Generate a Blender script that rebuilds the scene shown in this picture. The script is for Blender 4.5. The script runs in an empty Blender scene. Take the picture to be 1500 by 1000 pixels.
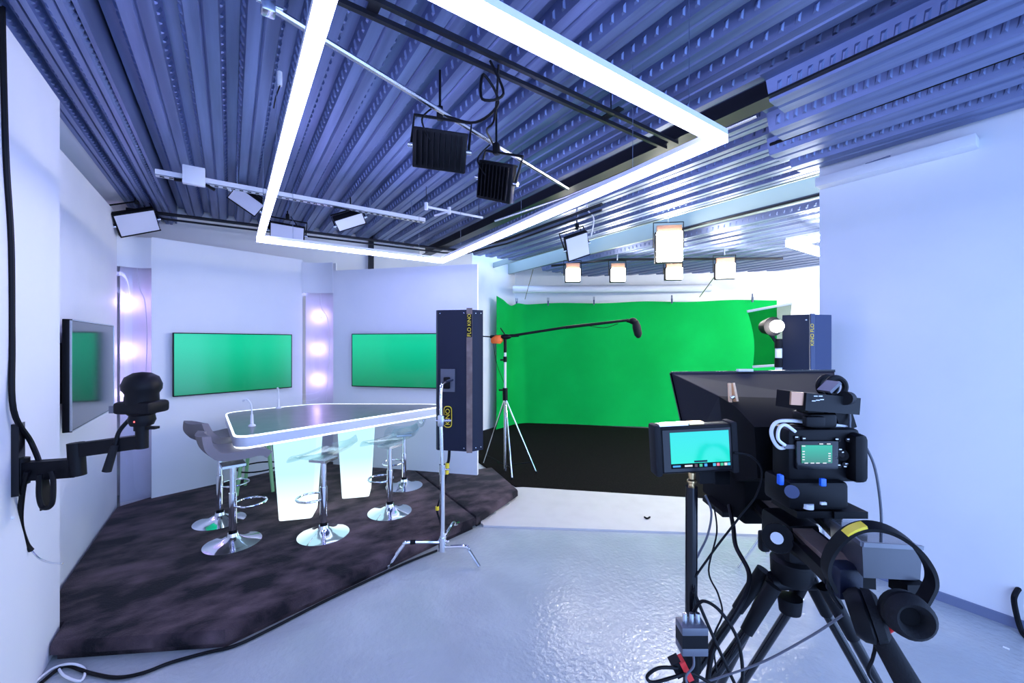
import bpy, bmesh, math, random
from mathutils import Vector, Matrix
random.seed(7)
PI = math.pi
SC = bpy.context.scene
COL = SC.collection

# ------------------------------------------------------------------ camera, world, exposure
YAW = math.radians(34.5)            # the lens looks 34.5 deg to the right of the room's long axis (+Y)
FOC, CX, CY, EYE = 600.0, 750.0, 502.0, 1.75
FW = Vector((math.sin(YAW), math.cos(YAW), 0)); RT = Vector((math.cos(YAW), -math.sin(YAW), 0))
cam_data = bpy.data.cameras.new('studio_camera')
cam = bpy.data.objects.new('studio_camera', cam_data); COL.objects.link(cam)
cam_data.sensor_width = 36.0; cam_data.lens = 36.0 * FOC / 1500.0
cam_data.shift_y = -(500.0 - CY) / 1500.0
cam_data.clip_start = 0.02
cam.location = (0, 0, EYE); cam.rotation_euler = (PI / 2, 0, -YAW)
SC.camera = cam
w = bpy.data.worlds.new('studio_world'); SC.world = w; w.use_nodes = True
w.node_tree.nodes['Background'].inputs[0].default_value = (0.33, 0.52, 1.0, 1)
w.node_tree.nodes['Background'].inputs[1].default_value = 3.9
SC.view_settings.view_transform = 'Standard'
try: SC.view_settings.look = 'None'
except Exception: pass
SC.view_settings.exposure = 0.27; SC.view_settings.gamma = 1.0
SC.view_settings.use_curve_mapping = False

FRAME_POWER = 23.5        # LED frame radiance
FRAME_COL = (0.42, 0.45, 1.0)
def P(px, py, d):         # a point seen at (px, py) of the 1500x1000 frame, d metres in front of the lens
    l = (px - CX) / FOC * d
    v = FW * d + RT * l
    return Vector((v.x, v.y, EYE + (CY - py) / FOC * d))
def PZ(px, py, z):
    return P(px, py, (z - EYE) * FOC / (CY - py))

# ------------------------------------------------------------------ materials
MATS = {}
def mat(name, col, rough=0.5, metal=0.0, emit=None, es=0.0, noise=None, bump=None, spec=None, sheen=0.0, coat=0.0):
    if name in MATS: return MATS[name]
    m = bpy.data.materials.new(name); m.use_nodes = True
    nt = m.node_tree; b = nt.nodes['Principled BSDF']
    b.inputs['Base Color'].default_value = (*col, 1); b.inputs['Roughness'].default_value = rough
    b.inputs['Metallic'].default_value = metal
    if spec is not None: b.inputs['Specular IOR Level'].default_value = spec
    if coat: b.inputs['Coat Weight'].default_value = coat
    if sheen: b.inputs['Sheen Weight'].default_value = sheen
    if emit:
        b.inputs['Emission Color'].default_value = (*emit, 1); b.inputs['Emission Strength'].default_value = es
    tc = nt.nodes.new('ShaderNodeTexCoord')
    if noise:      # (scale, colour2, lo, hi, detail)
        n = nt.nodes.new('ShaderNodeTexNoise'); n.inputs['Scale'].default_value = noise[0]; n.inputs['Detail'].default_value = noise[4] if len(noise) > 4 else 5
        if len(noise) > 5:
            mp = nt.nodes.new('ShaderNodeMapping'); mp.inputs['Scale'].default_value = noise[5]
            nt.links.new(tc.outputs['Object'], mp.inputs[0]); nt.links.new(mp.outputs[0], n.inputs['Vector'])
        else: nt.links.new(tc.outputs['Object'], n.inputs['Vector'])
        r = nt.nodes.new('ShaderNodeValToRGB')
        r.color_ramp.elements[0].position = noise[2]; r.color_ramp.elements[1].position = noise[3]
        r.color_ramp.elements[0].color = (*col, 1); r.color_ramp.elements[1].color = (*noise[1], 1)
        nt.links.new(n.outputs['Fac'], r.inputs[0]); nt.links.new(r.outputs[0], b.inputs['Base Color'])
    if bump:       # (scale, strength, distance)
        n2 = nt.nodes.new('ShaderNodeTexNoise'); n2.inputs['Scale'].default_value = bump[0]; n2.inputs['Detail'].default_value = 3
        nt.links.new(tc.outputs['Object'], n2.inputs['Vector'])
        bp = nt.nodes.new('ShaderNodeBump'); bp.inputs['Strength'].default_value = bump[1]; bp.inputs['Distance'].default_value = bump[2]
        nt.links.new(n2.outputs['Fac'], bp.inputs['Height']); nt.links.new(bp.outputs[0], b.inputs['Normal'])
    MATS[name] = m
    return m
def clear_mat(name, tint, gloss=0.12, rough=0.03):
    m = bpy.data.materials.new(name); m.use_nodes = True; nt = m.node_tree; nt.nodes.clear()
    o = nt.nodes.new('ShaderNodeOutputMaterial'); mx = nt.nodes.new('ShaderNodeMixShader')
    t = nt.nodes.new('ShaderNodeBsdfTransparent'); t.inputs[0].default_value = (*tint, 1)
    g = nt.nodes.new('ShaderNodeBsdfGlossy'); g.inputs['Roughness'].default_value = rough
    fr = nt.nodes.new('ShaderNodeLayerWeight'); fr.inputs[0].default_value = 0.5
    pw = nt.nodes.new('ShaderNodeMath'); pw.operation = 'POWER'; pw.inputs[1].default_value = 4.0
    ad = nt.nodes.new('ShaderNodeMath'); ad.operation = 'MULTIPLY_ADD'; ad.inputs[1].default_value = 0.6; ad.inputs[2].default_value = gloss
    nt.links.new(fr.outputs['Facing'], pw.inputs[0]); nt.links.new(pw.outputs[0], ad.inputs[0]); nt.links.new(ad.outputs[0], mx.inputs[0])
    nt.links.new(t.outputs[0], mx.inputs[1]); nt.links.new(g.outputs[0], mx.inputs[2]); nt.links.new(mx.outputs[0], o.inputs[0])
    MATS[name] = m; return m
def ramp_emit(name, c0, c1, axis='Z', strength=1.0, gloss=0.25, p0=0.0, p1=1.0):
    """a lit screen or lamp body: emission between two colours along the object's own box"""
    m = bpy.data.materials.new(name); m.use_nodes = True; nt = m.node_tree; b = nt.nodes['Principled BSDF']
    b.inputs['Base Color'].default_value = (0.01, 0.01, 0.01, 1); b.inputs['Roughness'].default_value = gloss
    tc = nt.nodes.new('ShaderNodeTexCoord'); sx = nt.nodes.new('ShaderNodeSeparateXYZ'); r = nt.nodes.new('ShaderNodeValToRGB')
    nt.links.new(tc.outputs['Generated'], sx.inputs[0]); nt.links.new(sx.outputs[axis], r.inputs[0])
    r.color_ramp.elements[0].color = (*c0, 1); r.color_ramp.elements[1].color = (*c1, 1)
    r.color_ramp.elements[0].position = p0; r.color_ramp.elements[1].position = p1
    nt.links.new(r.outputs[0], b.inputs['Emission Color']); b.inputs['Emission Strength'].default_value = strength
    MATS[name] = m; return m

mat('wall_white', (0.78, 0.78, 0.80), 0.6, bump=(35, 0.06, 0.004), noise=(1.3, (0.72, 0.73, 0.76), 0.45, 0.75))
mat('wall_painted', (0.80, 0.80, 0.80), 0.7, bump=(60, 0.10, 0.004), noise=(1.7, (0.70, 0.71, 0.72), 0.5, 0.8))
mat('floor_epoxy', (0.36, 0.39, 0.41), 0.15, bump=(30, 0.40, 0.012), noise=(3, (0.42, 0.45, 0.47), 0.4, 0.7), spec=0.6)
mat('plush', (0.010, 0.008, 0.011), 0.95, spec=0.1, noise=(3.4, (0.12, 0.080, 0.090), 0.40, 0.70, 6, (1, 1.6, 1)), bump=(130, 0.55, 0.01), sheen=0.08)
mat('black_carpet', (0.006, 0.0055, 0.005), 0.95, spec=0.05, noise=(60, (0.013, 0.011, 0.010), 0.4, 0.7), bump=(250, 0.4, 0.004))
mat('white_board', (0.60, 0.57, 0.54), 0.45, noise=(5, (0.55, 0.52, 0.49), 0.45, 0.8))
mat('galvanised', (0.12, 0.15, 0.28), 0.42, 0.6, noise=(2.2, (0.22, 0.28, 0.48), 0.35, 0.7, 8, (6, 0.35, 1)), bump=(25, 0.06, 0.002))  # grey steel; the room light's blue cast is mixed into its colour
mat('green_cloth', (0.001, 0.36, 0.055), 0.85, noise=(1.1, (0.002, 0.43, 0.07), 0.4, 0.7), spec=0.1, bump=(6, 0.12, 0.02))
mat('black', (0.003, 0.003, 0.0045), 0.5, spec=0.18)
mat('black_matte', (0.004, 0.004, 0.005), 0.8, spec=0.1)
mat('black_gloss', (0.005, 0.005, 0.007), 0.15, spec=0.35)
mat('black_steel', (0.015, 0.015, 0.02), 0.4, 0.4)
mat('hood_black', (0.010, 0.010, 0.016), 0.7, spec=0.2, bump=(300, 0.1, 0.001))
mat('rubber', (0.008, 0.008, 0.010), 0.7, spec=0.25, bump=(400, 0.5, 0.001))
mat('chrome', (0.80, 0.82, 0.86), 0.08, 1.0)
mat('steel', (0.62, 0.64, 0.68), 0.25, 1.0)
mat('brass', (0.75, 0.52, 0.25), 0.25, 1.0)
mat('white_plastic', (0.80, 0.80, 0.82), 0.4)
mat('grey_plastic', (0.11, 0.115, 0.14), 0.32)
mat('grey_fabric', (0.20, 0.18, 0.19), 0.75, bump=(200, 0.2, 0.002))
mat('green_wood', (0.30, 0.60, 0.30), 0.5)
mat('navy', (0.006, 0.009, 0.026), 0.45, spec=0.3, bump=(300, 0.12, 0.001))
mat('navy_light', (0.05, 0.07, 0.15), 0.45)
mat('leather', (0.16, 0.105, 0.085), 0.6, noise=(14, (0.24, 0.17, 0.14), 0.4, 0.7))
mat('yellow', (0.85, 0.62, 0.03), 0.45)
mat('orange', (0.90, 0.16, 0.02), 0.6)
mat('red', (0.70, 0.02, 0.02), 0.45)
mat('blue', (0.02, 0.14, 0.75), 0.4)
mat('wood_pale', (0.95, 0.58, 0.32), 0.6)
mat('copper', (0.45, 0.24, 0.15), 0.3, 0.7)
mat('table_top', (0.22, 0.21, 0.22), 0.28, noise=(7, (0.26, 0.25, 0.26), 0.4, 0.7))
mat('table_skirt', (0.62, 0.64, 0.70), 0.35)
mat('dark_glass', (0.02, 0.03, 0.04), 0.10, spec=0.9)
mat('flood_face', (0.70, 0.70, 0.78), 0.15)
mat('soffit_shaded', (0.30, 0.36, 0.32), 0.7)  # white paint darkened and greened: shade and green bounce put into the colour
mat('box_grey', (0.05, 0.052, 0.065), 0.35, spec=0.3)
mat('grime', (0.16, 0.19, 0.30), 0.7)
mat('frame_light', (0.8, 0.8, 0.8), 0.4, emit=FRAME_COL, es=FRAME_POWER)
mat('edge_light', (0.8, 0.8, 0.8), 0.4, emit=(0.75, 0.88, 1.0), es=1.8)
mat('panel_light', (0.8, 0.8, 0.8), 0.4, emit=(1.0, 0.95, 0.86), es=60)
mat('star_light', (0.8, 0.8, 0.8), 0.4, emit=(1.0, 0.95, 0.92), es=28)
mat('far_tube_light', (0.8, 0.8, 0.8), 0.4, emit=(1.0, 0.97, 0.86), es=70)
mat('purple_bulb', (0.8, 0.8, 0.8), 0.4, emit=(0.66, 0.46, 1.0), es=20)
mat('red_led', (0.5, 0.0, 0.0), 0.4, emit=(1, 0.1, 0.1), es=3)
clear_mat('acrylic', (0.90, 0.97, 0.97), 0.06)
clear_mat('clear_sheet', (0.93, 0.93, 0.97), 0.03, 0.06)
clear_mat('scrim', (0.50, 0.55, 0.50), 0.0, 0.6)
clear_mat('clear_box', (0.80, 0.82, 0.86), 0.08, 0.1)
ramp_emit('leg_glow', (1.10, 1.25, 1.30), (0.50, 0.84, 0.98), 'Z', 1.0, 0.4, 0.0, 0.55)
ramp_emit('tv_green', (0.0, 0.25, 0.11), (0.0, 0.60, 0.33), 'Z', 0.85, 0.12, 0.0, 0.8)
ramp_emit('monitor_cyan', (0.0, 0.68, 0.52), (0.0, 0.62, 0.62), 'Z', 1.0, 0.1)
ramp_emit('camera_green', (0.01, 0.16, 0.07), (0.0, 0.40, 0.24), 'Z', 1.0, 0.1)
def flat_emit(name, c, s=1.0):
    return mat(name, (0.01, 0.01, 0.01), 0.3, emit=c, es=s)
flat_emit('icon_blue', (0.05, 0.35, 0.9), 0.9); flat_emit('icon_pink', (0.9, 0.25, 0.35), 0.8)
flat_emit('icon_green', (0.05, 0.6, 0.3), 0.8); flat_emit('icon_white', (0.8, 0.85, 0.9), 0.8); flat_emit('icon_dark', (0.12, 0.05, 0.06), 0.6)
flat_emit('icon_cyan', (0.05, 0.6, 0.9), 0.8)

# ------------------------------------------------------------------ mesh builder
def basis(d):
    d = Vector(d).normalized()
    u = d.cross(Vector((0, 0, 1)))
    if u.length < 1e-4: u = Vector((1, 0, 0))
    u.normalize(); return u, d.cross(u).normalized(), d
def spline(pts, k=6):
    pts = [Vector(p) for p in pts]
    if len(pts) < 3: return pts
    out = []
    for i in range(len(pts) - 1):
        p0 = pts[max(i - 1, 0)]; p1 = pts[i]; p2 = pts[i + 1]; p3 = pts[min(i + 2, len(pts) - 1)]
        for j in range(k):
            t = j / k
            out.append(0.5 * (2 * p1 + (p2 - p0) * t + (2 * p0 - 5 * p1 + 4 * p2 - p3) * t * t + (3 * p1 - p0 - 3 * p2 + p3) * t ** 3))
    out.append(pts[-1]); return out
class MB:
    def __init__(s): s.b = bmesh.new()
    def box(s, c, size, rz=0.0, M=None, bev=0.0, tilt=None):
        r = bmesh.ops.create_cube(s.b, size=1.0); vs = r['verts']
        bmesh.ops.scale(s.b, vec=size, verts=vs)
        if bev > 0:
            es = list({e for v in vs for e in v.link_edges})
            q = bmesh.ops.bevel(s.b, geom=es, offset=bev, segments=2, affect='EDGES', profile=0.5)
            vs = list({v for f in q['faces'] for v in f.verts} | {v for v in vs if v.is_valid})
        T = Matrix.Translation(c) @ Matrix.Rotation(rz, 4, 'Z')
        if tilt: T = T @ tilt
        if M is not None: T = M @ T
        bmesh.ops.transform(s.b, matrix=T, verts=vs); return s
    def bar(s, p0, p1, wd, ht, up=(0, 0, 1)):
        p0 = Vector(p0); p1 = Vector(p1); d = (p1 - p0); L = d.length; d.normalize()
        x = d.cross(Vector(up))
        if x.length < 1e-4: x = Vector((1, 0, 0))
        x.normalize(); z = x.cross(d)
        M = Matrix(((x.x, d.x, z.x, 0), (x.y, d.y, z.y, 0), (x.z, d.z, z.z, 0), (0, 0, 0, 1)))
        r = bmesh.ops.create_cube(s.b, size=1.0); vs = r['verts']
        bmesh.ops.scale(s.b, vec=(wd, L, ht), verts=vs)
        bmesh.ops.transform(s.b, matrix=Matrix.Translation((p0 + p1) / 2) @ M, verts=vs); return s
    def tube(s, pts, r, n=8, smooth=True, r1=None, closed=False):
        pts = spline(pts) if smooth else [Vector(p) for p in pts]
        rings = []; N = len(pts)
        u = None
        for i, p in enumerate(pts):
            if closed: d = pts[(i + 1) % N] - pts[i - 1]
            else: d = pts[min(i + 1, N - 1)] - pts[max(i - 1, 0)]
            if d.length < 1e-9: d = Vector((0, 0, 1))
            d.normalize()
            if u is None: u, v, _ = basis(d)
            else:
                u = u - d * u.dot(d)
                if u.length < 1e-5: u, v, _ = basis(d)
                u.normalize(); v = d.cross(u)
            rr = r if r1 is None else r + (r1 - r) * i / (N - 1)
            rings.append([s.b.verts.new(p + (u * math.cos(2 * PI * k / n) + v * math.sin(2 * PI * k / n)) * rr) for k in range(n)])
        for i in range(N if closed else N - 1):
            a = rings[i]; c = rings[(i + 1) % N]
            for k in range(n): s.b.faces.new((a[k], a[(k + 1) % n], c[(k + 1) % n], c[k]))
        if not closed:
            s.b.faces.new(rings[0][::-1]); s.b.faces.new(rings[-1])
        return s
    def cyl(s, p0, p1, r, r1=None, n=16): return s.tube([p0, p1], r, n, False, r if r1 is None else r1)
    def lathe(s, prof, M=None, n=24):
        rings = []
        for (r, z) in prof:
            if r < 1e-6: rings.append([s.b.verts.new((0, 0, z))])
            else: rings.append([s.b.verts.new((r * math.cos(2 * PI * k / n), r * math.sin(2 * PI * k / n), z)) for k in range(n)])
        for a, c in zip(rings, rings[1:]):
            for k in range(n):
                if len(a) == 1 and len(c) == 1: continue
                if len(a) == 1: s.b.faces.new((a[0], c[(k + 1) % n], c[k]))
                elif len(c) == 1: s.b.faces.new((a[k], a[(k + 1) % n], c[0]))
                else: s.b.faces.new((a[k], a[(k + 1) % n], c[(k + 1) % n], c[k]))
        for g, rev in ((rings[0], True), (rings[-1], False)):
            if len(g) > 2: s.b.faces.new(g[::-1] if rev else g)
        if M is not None: bmesh.ops.transform(s.b, matrix=M, verts=[v for g in rings for v in g])
        return s
    def prism(s, poly, z0, z1, M=None):
        a = [s.b.verts.new((p[0], p[1], z0)) for p in poly]; c = [s.b.verts.new((p[0], p[1], z1)) for p in poly]
        n = len(poly)
        s.b.faces.new(a[::-1]); s.b.faces.new(c)
        for k in range(n): s.b.faces.new((a[k], a[(k + 1) % n], c[(k + 1) % n], c[k]))
        if M is not None: bmesh.ops.transform(s.b, matrix=M, verts=a + c)
        return s
    def loft(s, loops, cap=True):
        rs = [[s.b.verts.new(p) for p in L] for L in loops]; n = len(rs[0])
        for a, c in zip(rs, rs[1:]):
            for k in range(n): s.b.faces.new((a[k], a[(k + 1) % n], c[(k + 1) % n], c[k]))
        if cap: s.b.faces.new(rs[0][::-1]); s.b.faces.new(rs[-1])
        return s
    def sheet(s, grid, th=0.0):
        """grid[i][j] points; th>0 makes a solid sheet by offsetting along the local normal"""
        n, m = len(grid), len(grid[0]); g = [[Vector(p) for p in r] for r in grid]
        def layer(o):
            vs = []
            for i in range(n):
                row = []
                for j in range(m):
                    a = g[min(i + 1, n - 1)][j] - g[max(i - 1, 0)][j]; c = g[i][min(j + 1, m - 1)] - g[i][max(j - 1, 0)]
                    nr = a.cross(c); nr = nr.normalized() if nr.length > 1e-9 else Vector((0, 0, 1))
                    row.append(s.b.verts.new(g[i][j] + nr * o))
                vs.append(row)
            return vs
        A = layer(0)
        for i in range(n - 1):
            for j in range(m - 1): s.b.faces.new((A[i][j], A[i + 1][j], A[i + 1][j + 1], A[i][j + 1]))
        if th:
            B = layer(-th)
            for i in range(n - 1):
                for j in range(m - 1): s.b.faces.new((B[i][j], B[i][j + 1], B[i + 1][j + 1], B[i + 1][j]))
            rim = [(i, 0) for i in range(n)] + [(n - 1, j) for j in range(1, m)] + [(i, m - 1) for i in range(n - 2, -1, -1)] + [(0, j) for j in range(m - 2, 0, -1)]
            for k in range(len(rim)):
                p, q = rim[k], rim[(k + 1) % len(rim)]
                s.b.faces.new((A[p[0]][p[1]], B[p[0]][p[1]], B[q[0]][q[1]], A[q[0]][q[1]]))
        return s
    def ball(s, c, r, sc=(1, 1, 1), seg=20):
        q = bmesh.ops.create_uvsphere(s.b, u_segments=seg, v_segments=max(8, seg // 2), radius=r)
        bmesh.ops.transform(s.b, matrix=Matrix.Translation(c) @ Matrix.Diagonal((*sc, 1)), verts=q['verts']); return s
    def build(s, name, m, parent=None, world=False, angle=38):
        bmesh.ops.recalc_face_normals(s.b, faces=s.b.faces)
        if world and parent is not None:
            bmesh.ops.transform(s.b, matrix=WM(parent).inverted(), verts=s.b.verts)
        elif parent is None:      # put the origin at the middle of the base
            if s.b.verts:
                xs = [v.co for v in s.b.verts]
                c = Vector(((min(v.x for v in xs) + max(v.x for v in xs)) / 2, (min(v.y for v in xs) + max(v.y for v in xs)) / 2, min(v.z for v in xs)))
                bmesh.ops.translate(s.b, vec=-c, verts=s.b.verts)
        me = bpy.data.meshes.new(name); s.b.to_mesh(me); s.b.free()
        for p in me.polygons: p.use_smooth = True
        me.set_sharp_from_angle(angle=math.radians(angle))
        me.materials.append(MATS[m] if isinstance(m, str) else m)
        o = bpy.data.objects.new(name, me); COL.objects.link(o)
        if parent is not None: o.parent = parent
        else: o.location = c
        return o
def WM(o):
    M = Matrix.LocRotScale(o.location, o.rotation_euler, o.scale)
    return WM(o.parent) @ M if o.parent else M
def tag(o, label, cat, group=None):
    o['label'] = label; o['category'] = cat
    if group: o['group'] = group
    return o
def thing(name, label, cat, loc=(0, 0, 0), rz=0.0, group=None):
    o = bpy.data.objects.new(name, None); COL.objects.link(o); o.empty_display_size = 0.1
    o.location = loc; o.rotation_euler = (0, 0, rz); return tag(o, label, cat, group)
def struct(o, label=None):
    o['kind'] = 'structure'
    if label: o['label'] = label
    return o
def dup(o, loc, rz, label=None):
    r = o.copy(); COL.objects.link(r); r.location = loc; r.rotation_euler = (0, 0, rz)
    if label: r['label'] = label
    def kids(src, dst):
        for ch in [c for c in bpy.data.objects if c.parent == src]:
            c = ch.copy(); COL.objects.link(c); c.parent = dst; kids(ch, c)
    kids(o, r); return r
def lettering(name, txt, size, m, parent, M, depth=0.0006):
    cu = bpy.data.curves.new(name, 'FONT'); cu.body = txt; cu.size = size; cu.align_x = 'CENTER'; cu.align_y = 'CENTER'; cu.extrude = depth
    t = bpy.data.objects.new(name, cu); COL.objects.link(t)
    dg = bpy.context.evaluated_depsgraph_get(); me = bpy.data.meshes.new_from_object(t.evaluated_get(dg))
    bpy.data.objects.remove(t); bpy.data.curves.remove(cu)
    me.transform(M); me.materials.clear(); me.materials.append(MATS[m])
    o = bpy.data.objects.new(name, me); COL.objects.link(o); o.parent = parent; return o
def face_frame(origin, xdir, zdir=(0, 0, 1)):
    """matrix whose local XY plane is an upright surface: X along xdir, Y up, Z out of the surface"""
    x = Vector(xdir).normalized(); y = Vector(zdir).normalized(); z = x.cross(y)
    return Matrix(((x.x, y.x, z.x, origin[0]), (x.y, y.y, z.y, origin[1]), (x.z, y.z, z.z, origin[2]), (0, 0, 0, 1)))

# ------------------------------------------------------------------ the room
PLAT = 0.12
struct(MB().box((3.9, 3.4, -0.05), (12.5, 12.0, 0.1)).build('floor', 'floor_epoxy'), 'glossy grey epoxy painted floor')
def slab(p, q, th, z0, z1, side=1):
    """upright wall between plan points p and q, thickness away from the room"""
    p = Vector((*p, 0)); q = Vector((*q, 0)); d = (q - p).normalized(); n = Vector((-d.y, d.x, 0)) * th * side
    return MB().prism([p[:2], q[:2], (q + n)[:2], (p + n)[:2]], z0, z1)
struct(slab((-0.82, -1.6), (-0.82, 3.46), 0.16, 0, 3.16, 1).build('wall_left', 'wall_white'))
struct(slab((-0.95, 3.46), (-0.95, 5.70), 0.05, 0, 3.06, 1).build('wall_set_left', 'wall_white'))
struct(slab((-1.25, 3.3), (-1.25, 6.9), 0.1, 0, 3.45, 1).build('wall_left_outer', 'wall_painted'))
struct(slab((3.98, 1.34), (3.98, -1.6), 0.22, 0, 3.30, 1).build('wall_right', 'wall_white'))
struct(slab((-1.3, 6.42), (3.55, 6.42), 0.15, 0, 3.5, 1).build('wall_back', 'wall_painted'))
struct(slab((3.55, 6.85), (5.25, 7.52), 0.1, 0, 3.6, 1).build('wall_green_side', 'wall_painted'))
struct(slab((5.25, 7.52), (9.75, 3.02), 0.12, 0, 3.6, 1).build('wall_green_back', 'wall_painted'))
struct(slab((9.7, 3.1), (9.7, -1.5), 0.12, 0, 3.6, 1).build('wall_far_right', 'wall_painted'))
# set flats 2 and 3 and the two bulb niches between them
D2 = Vector((math.cos(math.radians(16)), math.sin(math.radians(16)), 0))
D3 = Vector((0.674, -0.739, 0)).normalized()
def on_line(px, o, d):      # plan point of the line o + t*d seen in column px
    r = FW + RT * ((px - CX) / FOC)
    t = (r.x * o.y - r.y * o.x) / (r.y * d.x - r.x * d.y)
    return o + d * t
O2 = Vector((-0.488, 5.737, 0)); O3 = Vector((1.346, 5.669, 0))
a2, b2 = on_line(222, O2, D2), on_line(443, O2, D2)
a3, b3 = on_line(488, O3, D3), on_line(699, O3, D3)
struct(slab(a2[:2], b2[:2], 0.04, PLAT, 2.86, 1).build('wall_set_centre', 'wall_white'))
struct(slab(a3[:2], b3[:2], 0.05, PLAT, 2.72, 1).build('wall_set_right', 'wall_white'))
n1a = Vector((-0.95, 5.70, 0))
def niche(name, p, q, ztop, zs):
    """white curved backing behind, lower and upper white cheeks, clear bowed sheet in front"""
    d = q - p; nrm = Vector((d.y, -d.x, 0)).normalized()
    back = [p + d * t - nrm * (0.10 + 0.05 * math.sin(PI * t)) for t in [i / 8 for i in range(9)]]
    struct(MB().sheet([[Vector((v.x, v.y, z)) for z in (0, ztop)] for v in back], 0.02).build('wall_' + name, 'wall_white'))
    fr = [p + d * t + nrm * (0.012 - 0.05 * math.sin(PI * t)) for t in [i / 10 for i in range(11)]]
    up = MB().sheet([[Vector((v.x, v.y, z)) for z in (zs, ztop - 0.01)] for v in fr], 0.006).build('trim_' + name, 'wall_white'); struct(up)
    return p, q, d, nrm, fr
N1 = niche('niche_left', n1a, a2, 2.86, 2.53)
N2 = niche('niche_right', b2, a3, 2.84, 2.42)
bulb_no = 0
for (nm, N, zs, zb, cols) in (('left', N1, 2.53, 0.95, [(186, 443), (185, 514), (184, 576)]), ('right', N2, 2.42, 0.98, [(465, 463), (464, 511), (464, 557)])):
    p, q, d, nrm, fr = N
    sh = MB().sheet([[Vector((v.x, v.y, z)) for z in (PLAT, zs)] for v in fr], 0.003).build('clear_sheet', 'clear_sheet')
    tag(sh, 'clear bowed plastic sheet over the purple bulbs ' + ('next to the side-on television' if nm == 'left' else 'between the two green televisions'), 'plastic sheet')
    mid = (p + q) / 2 - nrm * 0.075
    for (px, py) in cols:
        c = on_line(px, mid, d.normalized()); dd = c.dot(FW); z = EYE + (CY - py) / FOC * dd
        place = 'next to the side-on television' if nm == 'left' else 'between the two green televisions'
        rank = ['top', 'middle', 'bottom'][cols.index((px, py))]
        t = thing('lamp_bulb', '%s glowing purple bulb behind the clear sheet %s' % (rank, place), 'light bulb', (c.x, c.y, z), 0, 'purple bulbs in the wall niches')
        MB().ball((0, 0, 0), 0.040).build('bulb', 'purple_bulb', t)
        bd = -nrm
        MB().cyl(bd * 0.028, bd * 0.058, 0.02, 0.026).build('socket', 'white_plastic', t)
    # loose white lead hanging behind the sheet
    top = Vector((mid.x, mid.y, zs + 0.05)) - nrm * 0.0
    tag(MB().tube([top, top + Vector((0.02, 0, -0.25)), top + d * 0.25 + Vector((0, 0, -0.42)), top + d * 0.3 + Vector((0, 0, -0.9)), top + d * 0.2 + Vector((0, 0, -1.5))], 0.006, 6).build('bulb_lead', 'white_plastic'),
        'thin white lead hanging behind the clear sheet ' + ('next to the side-on television' if nm == 'left' else 'between the two green televisions'), 'cable')

# ---- corrugated steel deck ceiling
def deck_mesh(name, pitch, nrib, length, depth, low, web, dimple=0.055):
    b = bmesh.new(); prof = []
    for i in range(nrib):
        x0 = i * pitch; top = pitch - low - 2 * web; x = x0 + top
        prof += [(x0, 0), (x, 0), (x + web, -depth), (x + web + low * 0.42, -depth), (x + web + low * 0.5, -depth + 0.012), (x + web + low * 0.58, -depth), (x + web + low, -depth)]
    prof.append((nrib * pitch, 0))
    A = [b.verts.new((x, 0, z)) for x, z in prof]; B = [b.verts.new((x, length, z)) for x, z in prof]
    for k in range(len(prof) - 1): b.faces.new((A[k], B[k], B[k + 1], A[k + 1]))
    if dimple:
        for i in range(nrib):
            x = i * pitch + pitch - low - 2 * web
            for (xa, za, xb, zb) in ((x, 0, x + web, -depth), (x + web + low, -depth, x + 2 * web + low, 0)):
                dx, dz = xb - xa, zb - za; L = math.hypot(dx, dz); nx, nz = dz / L, -dx / L
                if nz > 0: nx, nz = -nx, -nz
                y = 0.02
                while y < length - 0.05:
                    q = []
                    for (t, yy, o) in ((0.25, y, 0), (0.75, y + 0.012, 0), (0.75, y + 0.036, 0), (0.25, y + 0.024, 0), (0.36, y + 0.010, .009), (0.64, y + 0.018, .009), (0.64, y + 0.028, .009), (0.36, y + 0.020, .009)):
                        q.append(b.verts.new((xa + dx * t + nx * o, yy, za + dz * t + nz * o)))
                    b.faces.new(q[4:]);
                    for k in range(4): b.faces.new((q[k], q[(k + 1) % 4], q[4 + (k + 1) % 4], q[4 + k]))
                    y += dimple
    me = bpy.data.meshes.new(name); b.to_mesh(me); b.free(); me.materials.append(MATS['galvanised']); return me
ceil = struct(MB().box((1.6, 2.4, 3.5), (5.9, 8.4, 0.06)).build('ceiling', 'black_matte'), 'ceiling of corrugated galvanised steel deck')
def deck(me, x, y, z):
    o = bpy.data.objects.new('deck_sheet', me); COL.objects.link(o); o.parent = ceil
    o.location = Vector((x, y, z)) - ceil.location
    return o
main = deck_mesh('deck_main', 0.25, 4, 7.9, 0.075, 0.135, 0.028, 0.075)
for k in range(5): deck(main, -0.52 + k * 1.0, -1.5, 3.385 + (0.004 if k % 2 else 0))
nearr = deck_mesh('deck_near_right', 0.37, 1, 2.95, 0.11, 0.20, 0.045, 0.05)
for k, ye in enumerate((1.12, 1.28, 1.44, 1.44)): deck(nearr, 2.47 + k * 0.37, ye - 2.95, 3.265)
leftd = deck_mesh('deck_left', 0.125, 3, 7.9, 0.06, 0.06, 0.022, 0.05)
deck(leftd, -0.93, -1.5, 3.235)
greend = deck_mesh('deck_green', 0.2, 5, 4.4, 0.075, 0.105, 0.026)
c2 = struct(MB().box((7.4, 3.2, 3.62), (4.9, 9.0, 0.06)).build('ceiling_green', 'soffit_shaded'), 'ceiling over the green screen stage')
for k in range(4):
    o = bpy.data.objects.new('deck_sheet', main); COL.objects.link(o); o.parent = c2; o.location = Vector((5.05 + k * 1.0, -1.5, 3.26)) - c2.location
fas = struct(MB().box((5.02, 3.0, 3.42), (0.05, 9.0, 0.34)).build('trim_fascia', 'soffit_shaded'), 'pale fascia above the far deck')
struct(MB().box((4.50, 3.0, 3.36), (0.03, 9.0, 0.10)).build('trim_deck_edge', 'soffit_shaded'))
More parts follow.
